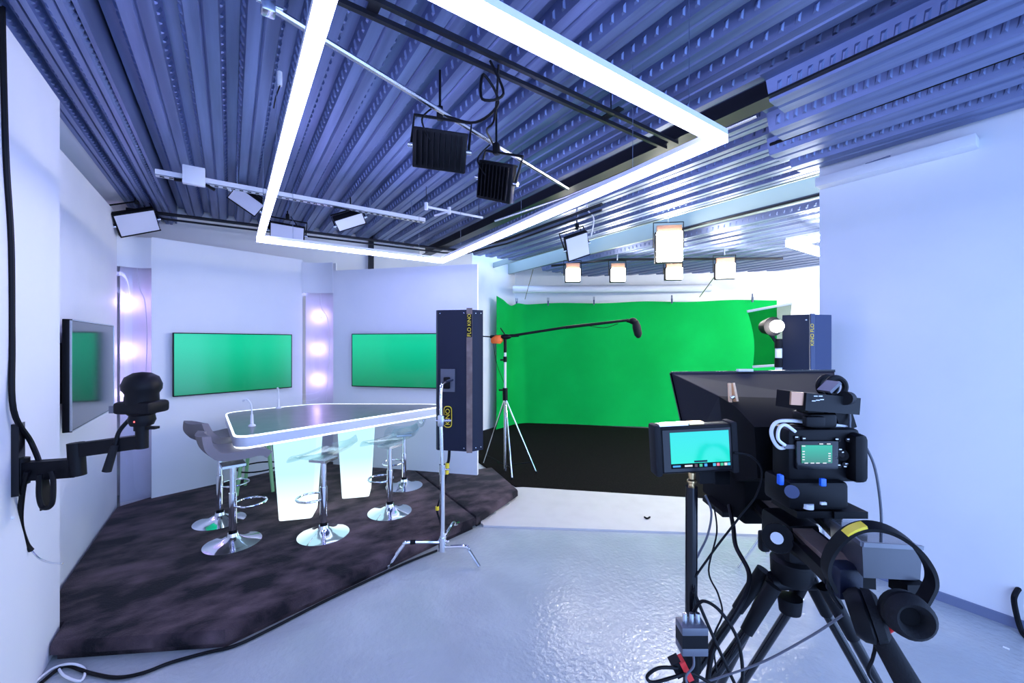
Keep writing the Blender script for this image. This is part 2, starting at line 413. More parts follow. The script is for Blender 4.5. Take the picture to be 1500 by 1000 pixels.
struct(MB().box((-1.06, 2.7, 3.2), (0.46, 8.2, 0.03)).build('trim_left_soffit', 'wall_white'))
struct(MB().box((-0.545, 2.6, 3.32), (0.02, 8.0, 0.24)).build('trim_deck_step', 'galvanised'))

# ---- right wall: ledge and skirting wear
lg = thing('wall_ledge', 'white boxed ledge high on the right wall under the deck', 'ledge', (3.94, 0.9, 3.0))
MB().box((-0.02, 0, 0.035), (0.12, 0.86, 0.07), bev=0.004).build('ledge_box', 'wall_white', lg)
MB().bar((-0.05, -0.02, 0.085), (-0.05, 0.12, 0.075), 0.015, 0.012).build('bracket', 'steel', lg)
struct(MB().box((3.972, -0.15, 0.03), (0.016, 2.98, 0.06)).build('baseboard_right', 'grime'))

# ---- platform, stage carpet, white board
plat_poly = [(-0.815, 3.28), (-0.025, 2.85), (0.55, 3.01), (1.46, 3.26), (1.90, 3.365), (1.96, 5.2), (1.3, 6.1), (0.62, 6.16), (-0.62, 5.82), (-0.94, 5.6), (-0.94, 3.47), (-0.815, 3.47)]
end_poly = [(1.906, 3.367), (2.65, 3.74), (2.84, 4.60), (2.42, 4.66), (1.966, 5.19)]
def cushion(poly, z1, r=0.03):
    """padded carpet slab with a rounded upper edge"""
    n = len(poly); c = Vector((sum(p[0] for p in poly) / n, sum(p[1] for p in poly) / n))
    def ins(o):
        out = []
        for i in range(n):
            p = Vector(poly[i]); a = (p - Vector(poly[i - 1])).normalized(); b = (Vector(poly[(i + 1) % n]) - p).normalized()
            na = Vector((-a.y, a.x)); nb = Vector((-b.y, b.x)); m = (na + nb); m = m / max(0.3, m.dot(na)) if m.length > 1e-6 else na
            out.append(p + m * o)
        return out
    loops = []
    for (o, z) in ((0.025, 0.0), (0.025, 0.035), (0.0, 0.04), (0.0, z1 - r), (r * 0.3, z1 - r * 0.3), (r, z1)):
        loops.append([Vector((p.x, p.y, z)) for p in ins(o)])
    return MB().loft(loops)
pl = thing('stage_platform', 'low stage platform covered in dark plush carpet under the lit table', 'platform', (0.7, 4.2, 0))
cushion(plat_poly, PLAT).build('platform_deck', 'plush', pl, True)
cushion(end_poly, PLAT).build('platform_end', 'plush', pl, True)
for t in (0.12, 0.42, 0.75):
    p = Vector((1.90, 3.365)).lerp(Vector((2.65, 3.74)), t)
    MB().box((p.x - 0.005, p.y - 0.008, 0.03), (0.03, 0.006, 0.035), rz=0.54).build('bolt_plate', 'steel', pl, True)
cc = MB().prism([(2.84, 4.0), (4.36, 2.42), (9.2, 3.0), (5.1, 7.4), (3.6, 6.8), (3.0, 5.3), (2.90, 4.6)], 0.0, 0.012).build('stage_carpet', 'black_carpet')
tag(cc, 'black carpet laid before the green backdrop', 'carpet')
wb = MB().prism([(1.98, 3.36), (4.0, 1.74), (4.75, 2.15), (2.90, 3.98), (2.3, 4.3)], 0.0, 0.018).build('floor_board', 'white_board')
tag(wb, 'white board lying between the plush platform and the black carpet', 'floor board')
tag(MB().tube([PZ(944, 757, 0.022), PZ(948, 759, 0.03), PZ(952, 757, 0.022)], 0.008, 6).build('tape_scrap', 'black_matte'), 'tiny black scrap lying on the white board', 'scrap')
tag(MB().bar(PZ(1469, 947, 0.004), PZ(1479, 951, 0.004), 0.01, 0.006).build('cable_tie', 'white_plastic'), 'small white strip lying on the floor near the right wall', 'scrap')

# ---- green backdrop
grid = []
top_z = lambda s: 2.60 + 0.015 * math.sin(s * 5)
path = [(4.42, 6.98), (4.75, 7.10), (5.0, 7.20), (5.2, 7.22), (5.45, 7.08), (6.0, 6.55), (6.6, 5.95), (7.2, 5.36), (7.8, 4.77), (8.4, 4.17), (8.88, 3.70)]
pp = spline([Vector((x, y, 0)) for x, y in path], 6)
for i, p in enumerate(pp):
    s = i / (len(pp) - 1); row = []
    for j in range(13):
        t = j / 12
        zt = 2.60 + (0.10 * max(0, 1 - s / 0.10) - 0.05 * math.exp(-((s - 0.16) / 0.07) ** 2)) + 0.012 * math.sin(s * 30)
        off = 0.025 * math.sin(s * 40 + t * 2) * (1 - 0.5 * t) * 0.5 - 0.20 * max(0, 0.15 - t) ** 1.5 * 4
        nr = Vector((-0.7, -0.7, 0))
        row.append(p + nr * (-off) + Vector((0, 0, 0.012 + t * (zt - 0.012))))
    grid.append(row)
bk = thing('green_backdrop', 'bright green chroma key cloth hung across the back of the stage', 'backdrop', (6.2, 6.2, 0))
MB().sheet(grid, 0.004).build('cloth', 'green_cloth', bk, True)
for (px, py, wh) in ((757, 447, 'in the sag by the raised corner'), (803, 447, 'below the tan rope'), (870, 448, 'above the boom pole'), (984, 444, 'behind the large lit panel light'), (1102, 441, 'above the net scrim')):
    r = FW + RT * ((px - CX) / FOC); t = 12.44 / (r.x + r.y)   # on the backdrop line x + y = 12.44
    c = r * t; z = 2.60
    cl = thing('spring_clip', 'small dark clip on the green backdrop top ' + wh, 'clip', (c.x, c.y, z), -PI / 4, 'clips on the backdrop')
    MB().box((0, -0.01, 0.0), (0.03, 0.05, 0.10), bev=0.006).build('jaw', 'navy_light', cl)
    MB().bar((-0.012, -0.02, 0.04), (-0.012, -0.03, 0.12), 0.01, 0.02).bar((0.012, 0.0, 0.04), (0.012, 0.02, 0.12), 0.01, 0.02).build('grip', 'navy_light', cl)
dct = MB().cyl((4.85, 7.02, 2.86), (8.0, 4.55, 2.86), 0.075, n=20).build('vent_duct', 'wall_white')
tag(dct, 'long white round duct running above the green backdrop', 'duct')

# ------------------------------------------------------------------ suspended LED frame
fr = thing('led_frame_light', 'large rectangular white LED frame light hung under the steel deck', 'ceiling light', (1.03, 2.689, 2.66), math.radians(-2.25))
t = 0.046
fr.rotation_euler = (0, 0, 0)
FC = [Vector((0.215, 4.33, 0)), Vector((1.98, 4.295, 0)), Vector((1.838, 1.0, 0)), Vector((0.212, 1.0, 0))]      # the four corners of the frame
FC = [c - Vector((1.03, 2.689, 0)) for c in FC]
for k in range(4):
    a_, b_ = FC[k], FC[(k + 1) % 4]; e = (b_ - a_).normalized() * t / 2
    if k % 2: a_, b_ = a_ + e, b_ - e
    else: a_, b_ = a_ - e, b_ + e
    up_ = Vector((0, 0, 1))
    o = MB().bar(a_ + up_ * 0.047, b_ + up_ * 0.047, t, 0.026).build('profile', 'white_plastic', fr)
    MB().bar(a_ + up_ * 0.017, b_ + up_ * 0.017, t, 0.034).build('diffuser', 'frame_light', o)
    for f in (0.16, 0.84) if k % 2 == 0 else (0.15, 0.5, 0.85):
        p = a_.lerp(b_, f); MB().cyl(p + up_ * 0.06, p + up_ * 0.65, 0.0018, n=6).build('suspension_wire', 'steel', fr)

# ------------------------------------------------------------------ ceiling hardware
def tubething(name, pts, r, m, label, cat, group=None, smooth=True, n=8):
    return tag(MB().tube(pts, r, n, smooth).build(name, m), label, cat, group)
bm_ = thing('ceiling_beam', 'dark steel beam running lengthwise below the deck', 'beam', (2.62, 3.0, 3.17))
MB().box((0, 0, 0.006), (0.13, 6.6, 0.012)).build('flange', 'black_steel', bm_)
MB().box((0, 0, 0.07), (0.012, 6.6, 0.12)).build('web', 'black_steel', bm_)
tubething('support_rod', [(0.10, 1.83, 3.05), (2.34, 2.58, 3.05)], 0.014, 'steel', 'thin steel rod carrying the two black floodlights', 'rod', smooth=False)
tr = thing('cable_tray', 'pair of black cable rails crossing under the deck near the LED frame', 'cable tray', (1.5, 1.75, 3.16))
for y in (-0.045, 0.045): MB().bar((-1.35, y, 0), (1.1, y + 0.02, 0), 0.022, 0.022).build('rail', 'black_steel', tr)
for x in (-1.0, 0.45): MB().box((x, 0, 0.012), (0.05, 0.16, 0.008)).build('bracket', 'black_steel', tr)
MB().cyl((0.45, 0, 0.012), (0.45, 0, 0.2), 0.004, n=6).cyl((-1.0, 0, 0.012), (-1.0, 0, 0.2), 0.004, n=6).build('hanger', 'black_steel', tr)
# perforated strut
st = thing('slotted_strut', 'white slotted steel strut hung across the back of the ceiling', 'strut', (0.65, 4.36, 3.10))
MB().box((0, 0, 0.004), (2.3, 0.06, 0.006)).build('slotted_face', 'steel', st)
MB().box((0, -0.028, 0.025), (2.3, 0.004, 0.045)).box((0, 0.028, 0.025), (2.3, 0.004, 0.045)).build('flange', 'white_plastic', st)
for k in range(38): MB().box((-1.11 + k * 0.06, 0, 0.0), (0.028, 0.014, 0.003)).build('slot', 'black_matte', st)
for x in (-0.6, 0.55, 1.0): MB().cyl((x, 0, 0.03), (x, 0, 0.22), 0.005, n=6).build('hanger_rod', 'steel', st)
jb = thing('junction_box', 'small square white box fixed to the slotted strut', 'junction box', (-0.25, 4.30, 3.06))
MB().box((0, 0, 0.075), (0.15, 0.05, 0.15), bev=0.004).build('cover', 'white_plastic', jb)
MB().bar((-0.13, 0.04, 0.03), (-0.075, 0.03, 0.03), 0.02, 0.02).bar((0.075, 0.03, 0.03), (0.14, 0.04, 0.0), 0.02, 0.02).build('cable_gland', 'black', jb)
for k, (z, y) in enumerate(((3.15, 5.62), (3.09, 5.60))):
    tubething('wall_pipe', [(-0.9, y + 0.2, z), (2.6, y, z), (2.9, y - 0.1, z), (3.15, y - 0.9, z + 0.03), (3.2, 3.0, z + 0.05)], 0.018 if k == 0 else 0.012, 'black_steel',
              ('thicker upper' if k == 0 else 'thinner lower') + ' black pipe running along the top of the back wall', 'pipe', 'pipes along the back wall', smooth=False)
tag(MB().box((1.77, 6.38, 3.08), (0.07, 0.06, 0.62)).build('wall_post', 'black_steel'), 'short dark post on the back wall above the set flats', 'post')
sp = thing('spigot_bar', 'short white bar with side spigots hanging near the slotted strut', 'bar', (1.9, 3.83, 3.1))
MB().cyl((-0.3, 0.0, 0), (0.34, -0.01, 0), 0.012).build('tube', 'white_plastic', sp)
MB().cyl((-0.05, 0, 0), (-0.14, 0.16, -0.02), 0.010).build('side_tube', 'white_plastic', sp)
MB().cyl((-0.30, 0, -0.03), (-0.30, 0, 0.04), 0.018).cyl((-0.05, 0, -0.03), (-0.05, 0, 0.04), 0.018).build('clamp', 'white_plastic', sp)
MB().cyl((0.3, 0, 0), (0.3, 0, 0.2), 0.003, n=6).cyl((-0.3, 0, 0), (-0.3, 0, 0.2), 0.003, n=6).build('wire', 'black', sp)
tubething('conduit', [(2.45, 3.9, 3.12), (2.6, 2.9, 3.12), (2.62, 1.2, 3.12)], 0.012, 'steel', 'grey conduit hung beside the dark beam', 'conduit', smooth=False)
tubething('conduit', [(3.3, 1.42, 3.22), (3.30, -1.0, 3.22)], 0.012, 'black', 'black conduit along the deck near the right wall', 'conduit', smooth=False)
tubething('lighting_bar', [(4.7, 5.6, 3.12), (5.2, 4.6, 3.12), (7.4, 3.0, 3.12)], 0.02, 'black_steel', 'black bar carrying the stage panel lights', 'lighting bar', smooth=False)
tubething('lighting_bar', [(5.0, 3.45, 3.28), (5.0, 0.6, 3.28)], 0.02, 'black_steel', 'black bar along the pale fascia above the stage', 'lighting bar', smooth=False)
tubething('guy_rope', [(7.05, 3.7, 3.2), (7.35, 4.4, 2.62)], 0.008, 'brass', 'tan rope tied from the lighting bar to the right of the backdrop', 'rope', smooth=False)
tubething('guy_rope', [(4.75, 6.2, 3.15), (4.85, 6.6, 2.62)], 0.006, 'brass', 'tan rope tied from the lighting bar to the left of the backdrop', 'rope', smooth=False)
tubething('looped_cable', [(1.07, 1.75, 3.16), (1.13, 1.72, 3.0), (1.03, 1.76, 2.96), (1.05, 1.78, 3.1), (1.15, 1.8, 3.0), (1.10, 1.95, 2.95), (1.0, 2.10, 3.02)], 0.007, 'black', 'looped black cable dropping to the larger black floodlight', 'cable')
tubething('looped_cable', [(1.12, 1.75, 3.16), (1.16, 1.85, 2.95), (1.2, 2.0, 2.96), (1.35, 2.2, 3.03), (1.42, 2.25, 3.0)], 0.006, 'black', 'black cable dropping to the smaller black floodlight', 'cable')
pc = thing('pipe_clamp', 'steel clamp gripping the end of the thin steel rod', 'clamp', (0.12, 1.84, 3.03))
MB().box((0, 0, 0.02), (0.05, 0.05, 0.06), bev=0.008).build('jaw', 'steel', pc)
MB().cyl((0, 0, 0.05), (0, 0, 0.29), 0.012).build('shank', 'black_steel', pc)
MB().cyl((-0.04, 0, 0.03), (0.05, 0, 0.03), 0.007).build('screw', 'steel', pc)
hs = thing('hanging_spigot', 'slim white spigot hanging beside the LED frame upright', 'spigot', P(410, 118, 2.35))
MB().cyl((0, 0, -0.03), (0, 0, 0.05), 0.012).build('spigot', 'white_plastic', hs)
MB().cyl((0, 0, 0.05), (0, 0, 3.3 - hs.location.z), 0.006, n=8).build('rod', 'steel', hs)
MB().tube([(0, 0, -0.03), (-0.02, 0, -0.10), (-0.03, 0.02, -0.16)], 0.004, 6).build('cord', 'black', hs)
tubething('white_flex', [(-0.3, 1.4, 3.2), (0.0, 1.7, 3.12), (0.12, 1.84, 3.07)], 0.006, 'white_plastic', 'white flex reaching the end of the thin steel rod', 'cable')

def floodlight(label, loc, rz, pitch, wd, ht, face, group='ceiling floodlights', drop=0.12, roll=0.0):
    """a yoke-hung floodlight: local -Y is the front, pitch tips it down"""
    t = thing('floodlight', label, 'floodlight', loc, rz, group)
    RR = Matrix.Rotation(math.radians(roll), 4, 'Y'); R = RR @ Matrix.Rotation(-pitch, 4, 'X')     # front tips down
    def rb(c, s, bev=0): return MB().box(c, s, M=R, bev=bev)
    h = rb((0, 0.02, 0), (wd, 0.05, ht), 0.006).build('housing', 'black', t)
    for k in range(9): rb((-wd * 0.42 + k * wd * 0.105, 0.055, 0), (0.004, 0.03, ht * 0.85)).build('fin', 'black', h)
    rb((0, -0.008, 0), (wd * 0.94, 0.006, ht * 0.92)).build('glass', face, t)
    rb((0, -0.009, ht * 0.46), (wd, 0.012, 0.012)).box((0, -0.009, -ht * 0.46), (wd, 0.012, 0.012), M=R).build('bezel', 'black', t)
    MB().tube([RR @ Vector(v) for v in ((-wd / 2 - 0.012, 0.02, 0), (-wd / 2 - 0.012, 0.02, drop), (wd / 2 + 0.012, 0.02, drop), (wd / 2 + 0.012, 0.02, 0))], 0.009, 6, False).build('yoke', 'black', t)
    for sg in (-1, 1): MB().cyl(RR @ Vector((sg * (wd / 2 + 0.03), 0.02, 0)), RR @ Vector((sg * wd / 2, 0.02, 0)), 0.014).build('knob', 'steel', t)
    MB().box((0, 0.02, drop + 0.03), (0.035, 0.04, 0.07), bev=0.004).build('clamp', 'black', t)
    if loc[2] + drop + 0.06 < 3.3: MB().cyl((0, 0.02, drop + 0.06), (0, 0.02, 3.30 - loc[2]), 0.007, n=8).build('hanger', 'black', t)
    MB().tube([(0.05, 0.07, 0.02), (0.09, 0.1, drop * 0.7), (0.03, 0.05, drop + 0.05)], 0.005, 6).build('lead', 'black', t)
    return t
def vis(px, py, d): return P(px, py, d)
floodlight('larger black floodlight seen from behind on the thin steel rod', vis(645, 220, 2.35), math.radians(150), math.radians(28), 0.30, 0.21, 'flood_face', drop=0.17, roll=-6)
floodlight('smaller tilted black floodlight at the end of the thin steel rod', vis(729, 266, 2.62), math.radians(122), math.radians(22), 0.25, 0.23, 'flood_face', drop=0.17, roll=-18)
floodlight('floodlight with pale glass aimed down beside the left wall', vis(201, 326, 4.15), math.radians(15), math.radians(-40), 0.34, 0.26, 'flood_face', drop=0.2, roll=-24)
floodlight('floodlight with pale glass half hidden behind the LED frame upright', vis(361, 294, 4.1), math.radians(10), math.radians(-55), 0.28, 0.2, 'flood_face', drop=0.13, roll=30)
floodlight('floodlight with pale glass facing out just inside the LED frame corner', vis(421, 341, 4.8), math.radians(-12), math.radians(-25), 0.36, 0.2, 'flood_face', drop=0.16, roll=5)
floodlight('floodlight seen edge on under the slotted strut', vis(513, 324, 4.35), math.radians(-20), math.radians(-72), 0.30, 0.22, 'flood_face', drop=0.12, roll=-22)
wf = floodlight('white faced floodlight on a drop pole beside the green stage', vis(846, 361, 4.6), -YAW + 0.15, math.radians(-30), 0.27, 0.29, 'flood_face', drop=0.2, roll=-20)
MB().cyl((0, 0.02, 0.2), (0, 0.02, 0.62), 0.012).build('drop_pole', 'steel', wf)
MB().tube([(0.1, 0.03, 0.6), (0.13, 0.02, 0.42), (0.19, 0, 0.32), (0.16, 0, 0.12)], 0.008, 6).build('white_lead', 'white_plastic', wf)
def panel_light(label, px, py, d, wd, ht, rz):
    c = P(px, py, d)
    t = thing('panel_light', label, 'panel light', c, rz, 'lit stage panel lights')
    MB().box((0, 0.03, 0), (wd + 0.03, 0.06, ht + 0.03), bev=0.008).build('housing', 'black', t)
    MB().box((0, -0.03, 0), (wd, 0.06, ht), bev=0.008).build('lit_face', 'panel_light', t)
    MB().box((0, 0.0, ht / 2 + 0.05), (wd * 0.98, 0.05, 0.08)).build('top_fins', 'copper', t)
    MB().tube([(-wd / 2 - 0.03, 0.03, 0), (-wd / 2 - 0.03, 0.03, ht / 2 + 0.14), (wd / 2 + 0.03, 0.03, ht / 2 + 0.14), (wd / 2 + 0.03, 0.03, 0)], 0.008, 6, False).build('yoke', 'black', t)
    MB().cyl((0, 0.03, ht / 2 + 0.14), (0, 0.03, ht / 2 + 0.30), 0.012).build('hanger', 'steel', t)
panel_light('small lit panel light hung left over the green backdrop', 839, 403, 6.6, 0.22, 0.20, -YAW)
panel_light('small lit panel light next to the white faced floodlight', 905, 403, 6.6, 0.22, 0.20, -YAW)
panel_light('large lit panel light with tall bright face over the stage', 980, 362, 5.2, 0.31, 0.37, -YAW - 0.12)
panel_light('small lit panel light tucked under the large panel light', 987, 401, 6.4, 0.24, 0.17, -YAW)
panel_light('lit panel light hung right over the green backdrop', 1062, 397, 6.3, 0.26, 0.22, -YAW - 0.2)
ft = thing('led_frame_light', 'second LED frame light over the stage glimpsed past the right wall edge', 'ceiling light', (5.27, 2.07, 2.88))
def stage_side(x0, y0, x1, y1):
    o = MB().bar((x0, y0, 0.060), (x1, y1, 0.060), t, 0.03).build('profile', 'white_plastic', ft)
    MB().bar((x0, y0, 0.01), (x1, y1, 0.01), t, 0.07).build('diffuser', 'far_tube_light', o)
stage_side(0, t / 2, 0, -3.0); stage_side(t / 2, 0, 3.2 - t / 2, 0); stage_side(3.2, t / 2, 3.2, -3.0); stage_side(t / 2, -3.0, 3.2 - t / 2, -3.0)
for (x, y) in ((0.3, 0), (2.9, 0), (0.3, -3.0), (2.9, -3.0)): MB().cyl((x, y, 0.07), (x, y, 0.3), 0.002, n=6).build('suspension_wire', 'steel', ft)

# ------------------------------------------------------------------ televisions
def tv(label, centre, rz, m, bez='black', wd=1.21, ht=0.69, br=0.02):
    t = thing('television', label, 'television', centre, rz, 'wall televisions')      # local -Y is the front
    MB().box((0, 0.02, 0), (wd, 0.035, ht), bev=0.004).build('casing', 'black', t)
    MB().box((0, 0.0, 0), (wd - 0.018, 0.006, ht - 0.022)).build('screen', m, t)
    MB().box((0, 0.0, ht / 2 - 0.004), (wd, 0.01, 0.008)).box((0, 0, -ht / 2 + 0.004), (wd, 0.01, 0.008)).box((-wd / 2 + 0.004, 0, 0), (0.008, 0.01, ht)).box((wd / 2 - 0.004, 0, 0), (0.008, 0.01, ht)).build('bezel', bez, t)
    MB().box((0, 0.036 + br / 2, 0), (0.45, br, 0.4)).build('wall_bracket', 'black', t)
    return t
tv('television with bright green screen between the two bulb niches', (0.075, 5.838, 1.515), math.radians(16), 'tv_green')
tv('television with bright green screen partly hidden by the navy light case', (1.72, 5.17, 1.525), math.atan2(-0.739, 0.674), 'tv_green')
tv('dark glass television seen side-on on the left wall', (-0.80, 4.12, 1.55), math.radians(90.0), 'dark_glass', 'steel', 1.10, 0.69, 0.11)
MATS['tv_bracket'] = MATS['black']

# ------------------------------------------------------------------ lit bar table
TZ = 1.0
corner = [PZ(329, 604, TZ), PZ(343, 641, TZ), PZ(650, 594.5, TZ), PZ(640, 591.5, TZ), PZ(462, 591, TZ)]
pts = [Vector((v.x, v.y)) for v in corner]
def round_poly(pts, r, k=6):
    out = []; n = len(pts)
    for i in range(n):
        p = pts[i]; a = (pts[i - 1] - p); b = (pts[(i + 1) % n] - p); ra = min(r, a.length * 0.45); rb = min(r, b.length * 0.45)
        s0 = p + a.normalized() * ra; s1 = p + b.normalized() * rb
        for j in range(k + 1):
            t = j / k; out.append(s0 * (1 - t) ** 2 + p * 2 * t * (1 - t) + s1 * t * t)
    return out
rp = round_poly(pts, 0.16)
cx = sum(p.x for p in pts) / 5; cy = sum(p.y for p in pts) / 5
tb = thing('bar_table', 'white bar table with glowing edge and two lit tapered legs on the plush platform', 'table', (cx, cy, PLAT))
def inset(poly, s): return [(cx + (p.x - cx) * s, cy + (p.y - cy) * s) for p in poly]
MB().prism(inset(rp, 0.985), TZ - 0.02, TZ - 0.002).build('table_top', 'table_top', tb, True)
MB().loft([[Vector((x, y, z)) for x, y in inset(rp, s)] for s, z in ((0.955, TZ - 0.105), (1.0, TZ - 0.09), (1.0, TZ - 0.014), (0.985, TZ - 0.014), (0.955, TZ - 0.014))], True).build('skirt', 'table_skirt', tb, True)
def strip(s, z, r):
    return MB().tube([Vector((x, y, z)) for x, y in inset(rp, s)], r, 6, False, closed=True)
strip(0.993, TZ - 0.006, 0.008).build('upper_light_strip', 'edge_light', tb, True)
strip(0.985, TZ - 0.097, 0.012).build('lower_light_strip', 'edge_light', tb, True)
def tapered_leg(px, py, wtop, wbot, rz):
    c = PZ(px, py, PLAT)
    loops = []
    for z, wd in ((0.0, wbot), (0.02, wbot * 1.02), (TZ - PLAT - 0.10, wtop)):
        q = round_poly([Vector((-wd / 2, -wd / 2)), Vector((wd / 2, -wd / 2)), Vector((wd / 2, wd / 2)), Vector((-wd / 2, wd / 2))], wd * 0.12, 4)
        Rm = Matrix.Rotation(rz, 2)
        loops.append([Vector(((Rm @ v).x + c.x, (Rm @ v).y + c.y, PLAT + z)) for v in q])
    MB().loft(loops).build('lit_leg', 'leg_glow', tb, True)
tapered_leg(438, 752, 0.37, 0.28, -YAW + 0.25)
tapered_leg(523, 722, 0.36, 0.27, -YAW + 0.25)
def goose(label, px, py, lean):
    c = PZ(px, py, TZ)
    t = thing('gooseneck_microphone', label, 'microphone', (c.x, c.y, TZ))
    MB().lathe([(0.03, 0), (0.028, 0.012), (0.014, 0.02), (0.012, 0.10), (0.006, 0.11)]).build('base', 'white_plastic', t)
    l = RT * lean
    MB().tube([(0, 0, 0.1), l * 0.1 + Vector((0, 0, 0.19)), l * 0.6 + Vector((0, 0, 0.235)), l + Vector((0, 0, 0.235))], 0.006, 8).build('gooseneck', 'white_plastic', t)
    MB().cyl(l * 0.95 + Vector((0, 0, 0.236)), l * 1.35 + Vector((0, 0, 0.228)), 0.009).build('capsule', 'white_plastic', t)
goose('white gooseneck microphone near the rounded end of the table', 369, 624, -0.06)
goose('white gooseneck microphone by the far edge of the table', 408, 598, -0.01)

# ------------------------------------------------------------------ bar stools
def stool_base(t, zs):
    MB().lathe([(0.0, 0), (0.205, 0), (0.205, 0.006), (0.17, 0.016), (0.09, 0.034), (0.045, 0.06), (0.036, 0.085), (0.0, 0.085)], n=36).build('base', 'chrome', t)
    MB().cyl((0, 0, 0.08), (0, 0, 0.11), 0.030).build('collar', 'black', t)
    MB().cyl((0, 0, 0.10), (0, 0, zs * 0.62), 0.029).build('column', 'chrome', t)
    MB().cyl((0, 0, zs * 0.6), (0, 0, zs - 0.02), 0.022).build('gas_lift', 'chrome', t)
    ring = [(0.115 * math.cos(a) + 0.125, 0.115 * math.sin(a), zs * 0.46) for a in [2 * PI * k / 20 for k in range(20)]]
    MB().tube(ring, 0.009, 8, False, closed=True).build('footrest', 'chrome', t)
    MB().box((0, 0, zs - 0.018), (0.16, 0.16, 0.02)).build('seat_plate', 'steel', t)
def shell(zs, back, wd, dep, th, lip=0.03):
    """curved seat: x forward; rises into a back at -x"""
    rows = []
    prof = [(dep / 2 + 0.02, zs - lip), (dep / 2 - 0.03, zs + 0.0), (0.05, zs - 0.006), (-dep / 2 + 0.09, zs + 0.004), (-dep / 2 + 0.02, zs + 0.05), (-dep / 2 - 0.03, zs + back * 0.55), (-dep / 2 - 0.055, zs + back)]
    sp_ = spline([Vector((x, 0, z)) for x, z in prof], 4)
    for i, p in enumerate(sp_):
        row = []; f = i / (len(sp_) - 1)
        wloc = wd * (0.92 + 0.08 * math.sin(PI * f)) * (1 - 0.18 * max(0, f - 0.85) / 0.15)
        for j in range(9):
            u = -1 + j / 4
            row.append(p + Vector((0.03 * abs(u) ** 2 * (f > 0.6) * (f - 0.6) * 2.5, u * wloc / 2, 0.012 * u * u)))
        rows.append(row)
    return MB().sheet(rows, th)
def grey_stool(label, px, py, face, zs=0.66):
    c = PZ(px, py, PLAT); t = thing('bar_stool', label, 'bar stool', (c.x, c.y, PLAT), face, 'bar stools round the lit table')
    stool_base(t, zs); shell(zs + 0.05, 0.20, 0.40, 0.38, 0.06).build('upholstered_seat', 'grey_fabric', t)
    return t
def clear_stool(label, px, py, face, zs=0.66, back=0.14):
    c = PZ(px, py, PLAT); t = thing('bar_stool', label, 'bar stool', (c.x, c.y, PLAT), face, 'bar stools round the lit table')
    stool_base(t, zs); shell(zs + 0.02, back, 0.38, 0.38, 0.012, 0.05).build('clear_seat', 'acrylic', t)
    return t
A = lambda deg: math.radians(deg) - YAW       # angle measured from the picture's right
grey_stool('grey upholstered bar stool on chrome base at the rounded table end', 341, 795, A(42))
grey_stool('grey upholstered bar stool standing behind the other grey stool', 322, 763, A(62), 0.68)
clear_stool('clear acrylic bar stool in front of the thicker lit leg', 474, 783, A(165))
clear_stool('clear acrylic bar stool right of the farther lit leg', 571, 750, A(150), 0.66, 0.16)
clear_stool('clear acrylic bar stool farthest back beside the navy light case', 592, 712, A(195), 0.61, 0.13)
c = PZ(379, 715, PLAT)
gs = thing('wooden_stool', 'stool with pale green splayed legs behind the lit table', 'stool', (c.x, c.y, PLAT), A(20))
for sx in (-1, 1):
    for sy in (-1, 1): MB().cyl((sx * 0.17, sy * 0.17, 0), (sx * 0.11, sy * 0.11, 0.60), 0.017, 0.021).build('leg', 'green_wood', gs)
MB().tube([(0.20 * math.cos(a), 0.20 * math.sin(a), 0.24) for a in [2 * PI * k / 20 for k in range(20)]], 0.008, 6, False, closed=True).build('foot_ring', 'black', gs)
shell(0.63, 0.07, 0.36, 0.36, 0.03).build('seat', 'grey_fabric', gs)

# ------------------------------------------------------------------ navy light case on C-stand
def light_case(label, M, polyA, z0, z1, strip_i, face_m, edge_m, logo=True):
    """upright fluorescent light case; plan polygon counter-clockwise in local (lateral, depth)"""
    t = thing('light_case', label, 'studio light', M, -YAW)
    MB().prism(polyA, z0, z1).build('case_body', face_m, t)
    return t
def loc(px, d): return ((px - CX) / FOC * d, d)
d0 = 3.6
base = FW * d0 + RT * ((672 - CX) / FOC * d0)
lc = thing('light_case', 'tall navy studio light case with brown strap on the chrome stand', 'studio light', (base.x, base.y, 0.80), -YAW)
L = lambda px, dd: ((px - 672) / FOC * d0, dd)
poly = [L(637, 0.06), L(640, 0.03), L(684, -0.02), L(692, -0.02), L(707, 0.05), L(703, 0.25), L(641, 0.27)]
MB().prism(poly, 0.0, 1.24).build('case_body', 'navy', lc)
MB().bar((*L(688, -0.024), -0.01), (*L(688, -0.024), 1.255), 0.05, 0.008, up=(0, 1, 0)).build('leather_strap', 'leather', lc)
for (px, yy) in ((644, 0.022), (680, -0.018), (697, -0.002), (704, 0.03)):
    for z in (0.03, 1.21): MB().ball((*L(px, yy - 0.004), z), 0.006, seg=8).build('rivet', 'steel', lc)
MB().box((*L(656, 0.004), 0.62), (0.13, 0.012, 0.20), rz=-0.18).build('mount_plate', 'grey_plastic', lc)
MB().box((*L(655, -0.02), 0.60), (0.05, 0.04, 0.10), rz=-0.18, bev=0.006).box((*L(657, -0.04), 0.63), (0.025, 0.05, 0.03), bev=0.004).build('latch', 'black', lc)
def oval(cx_, cz, y, w_, h_, rz, m, nm, dy):
    q = round_poly([Vector((-w_ / 2, -h_ / 2)), Vector((w_ / 2, -h_ / 2)), Vector((w_ / 2, h_ / 2)), Vector((-w_ / 2, h_ / 2))], w_ * 0.5, 6)
    Mx = Matrix.Translation((cx_, y, cz)) @ Matrix.Rotation(rz, 4, 'Z') @ Matrix.Rotation(PI / 2, 4, 'X')
    return MB().prism([v[:] for v in q], 0, dy, Mx).build(nm, m, lc)
x_, y_ = L(656, 0.004)
o1 = oval(x_, 0.30, y_, 0.075, 0.19, -0.18, 'yellow', 'logo_badge', 0.003)
oval(x_, 0.30, y_, 0.063, 0.175, -0.18, 'black', 'logo_badge_inner', 0.005)
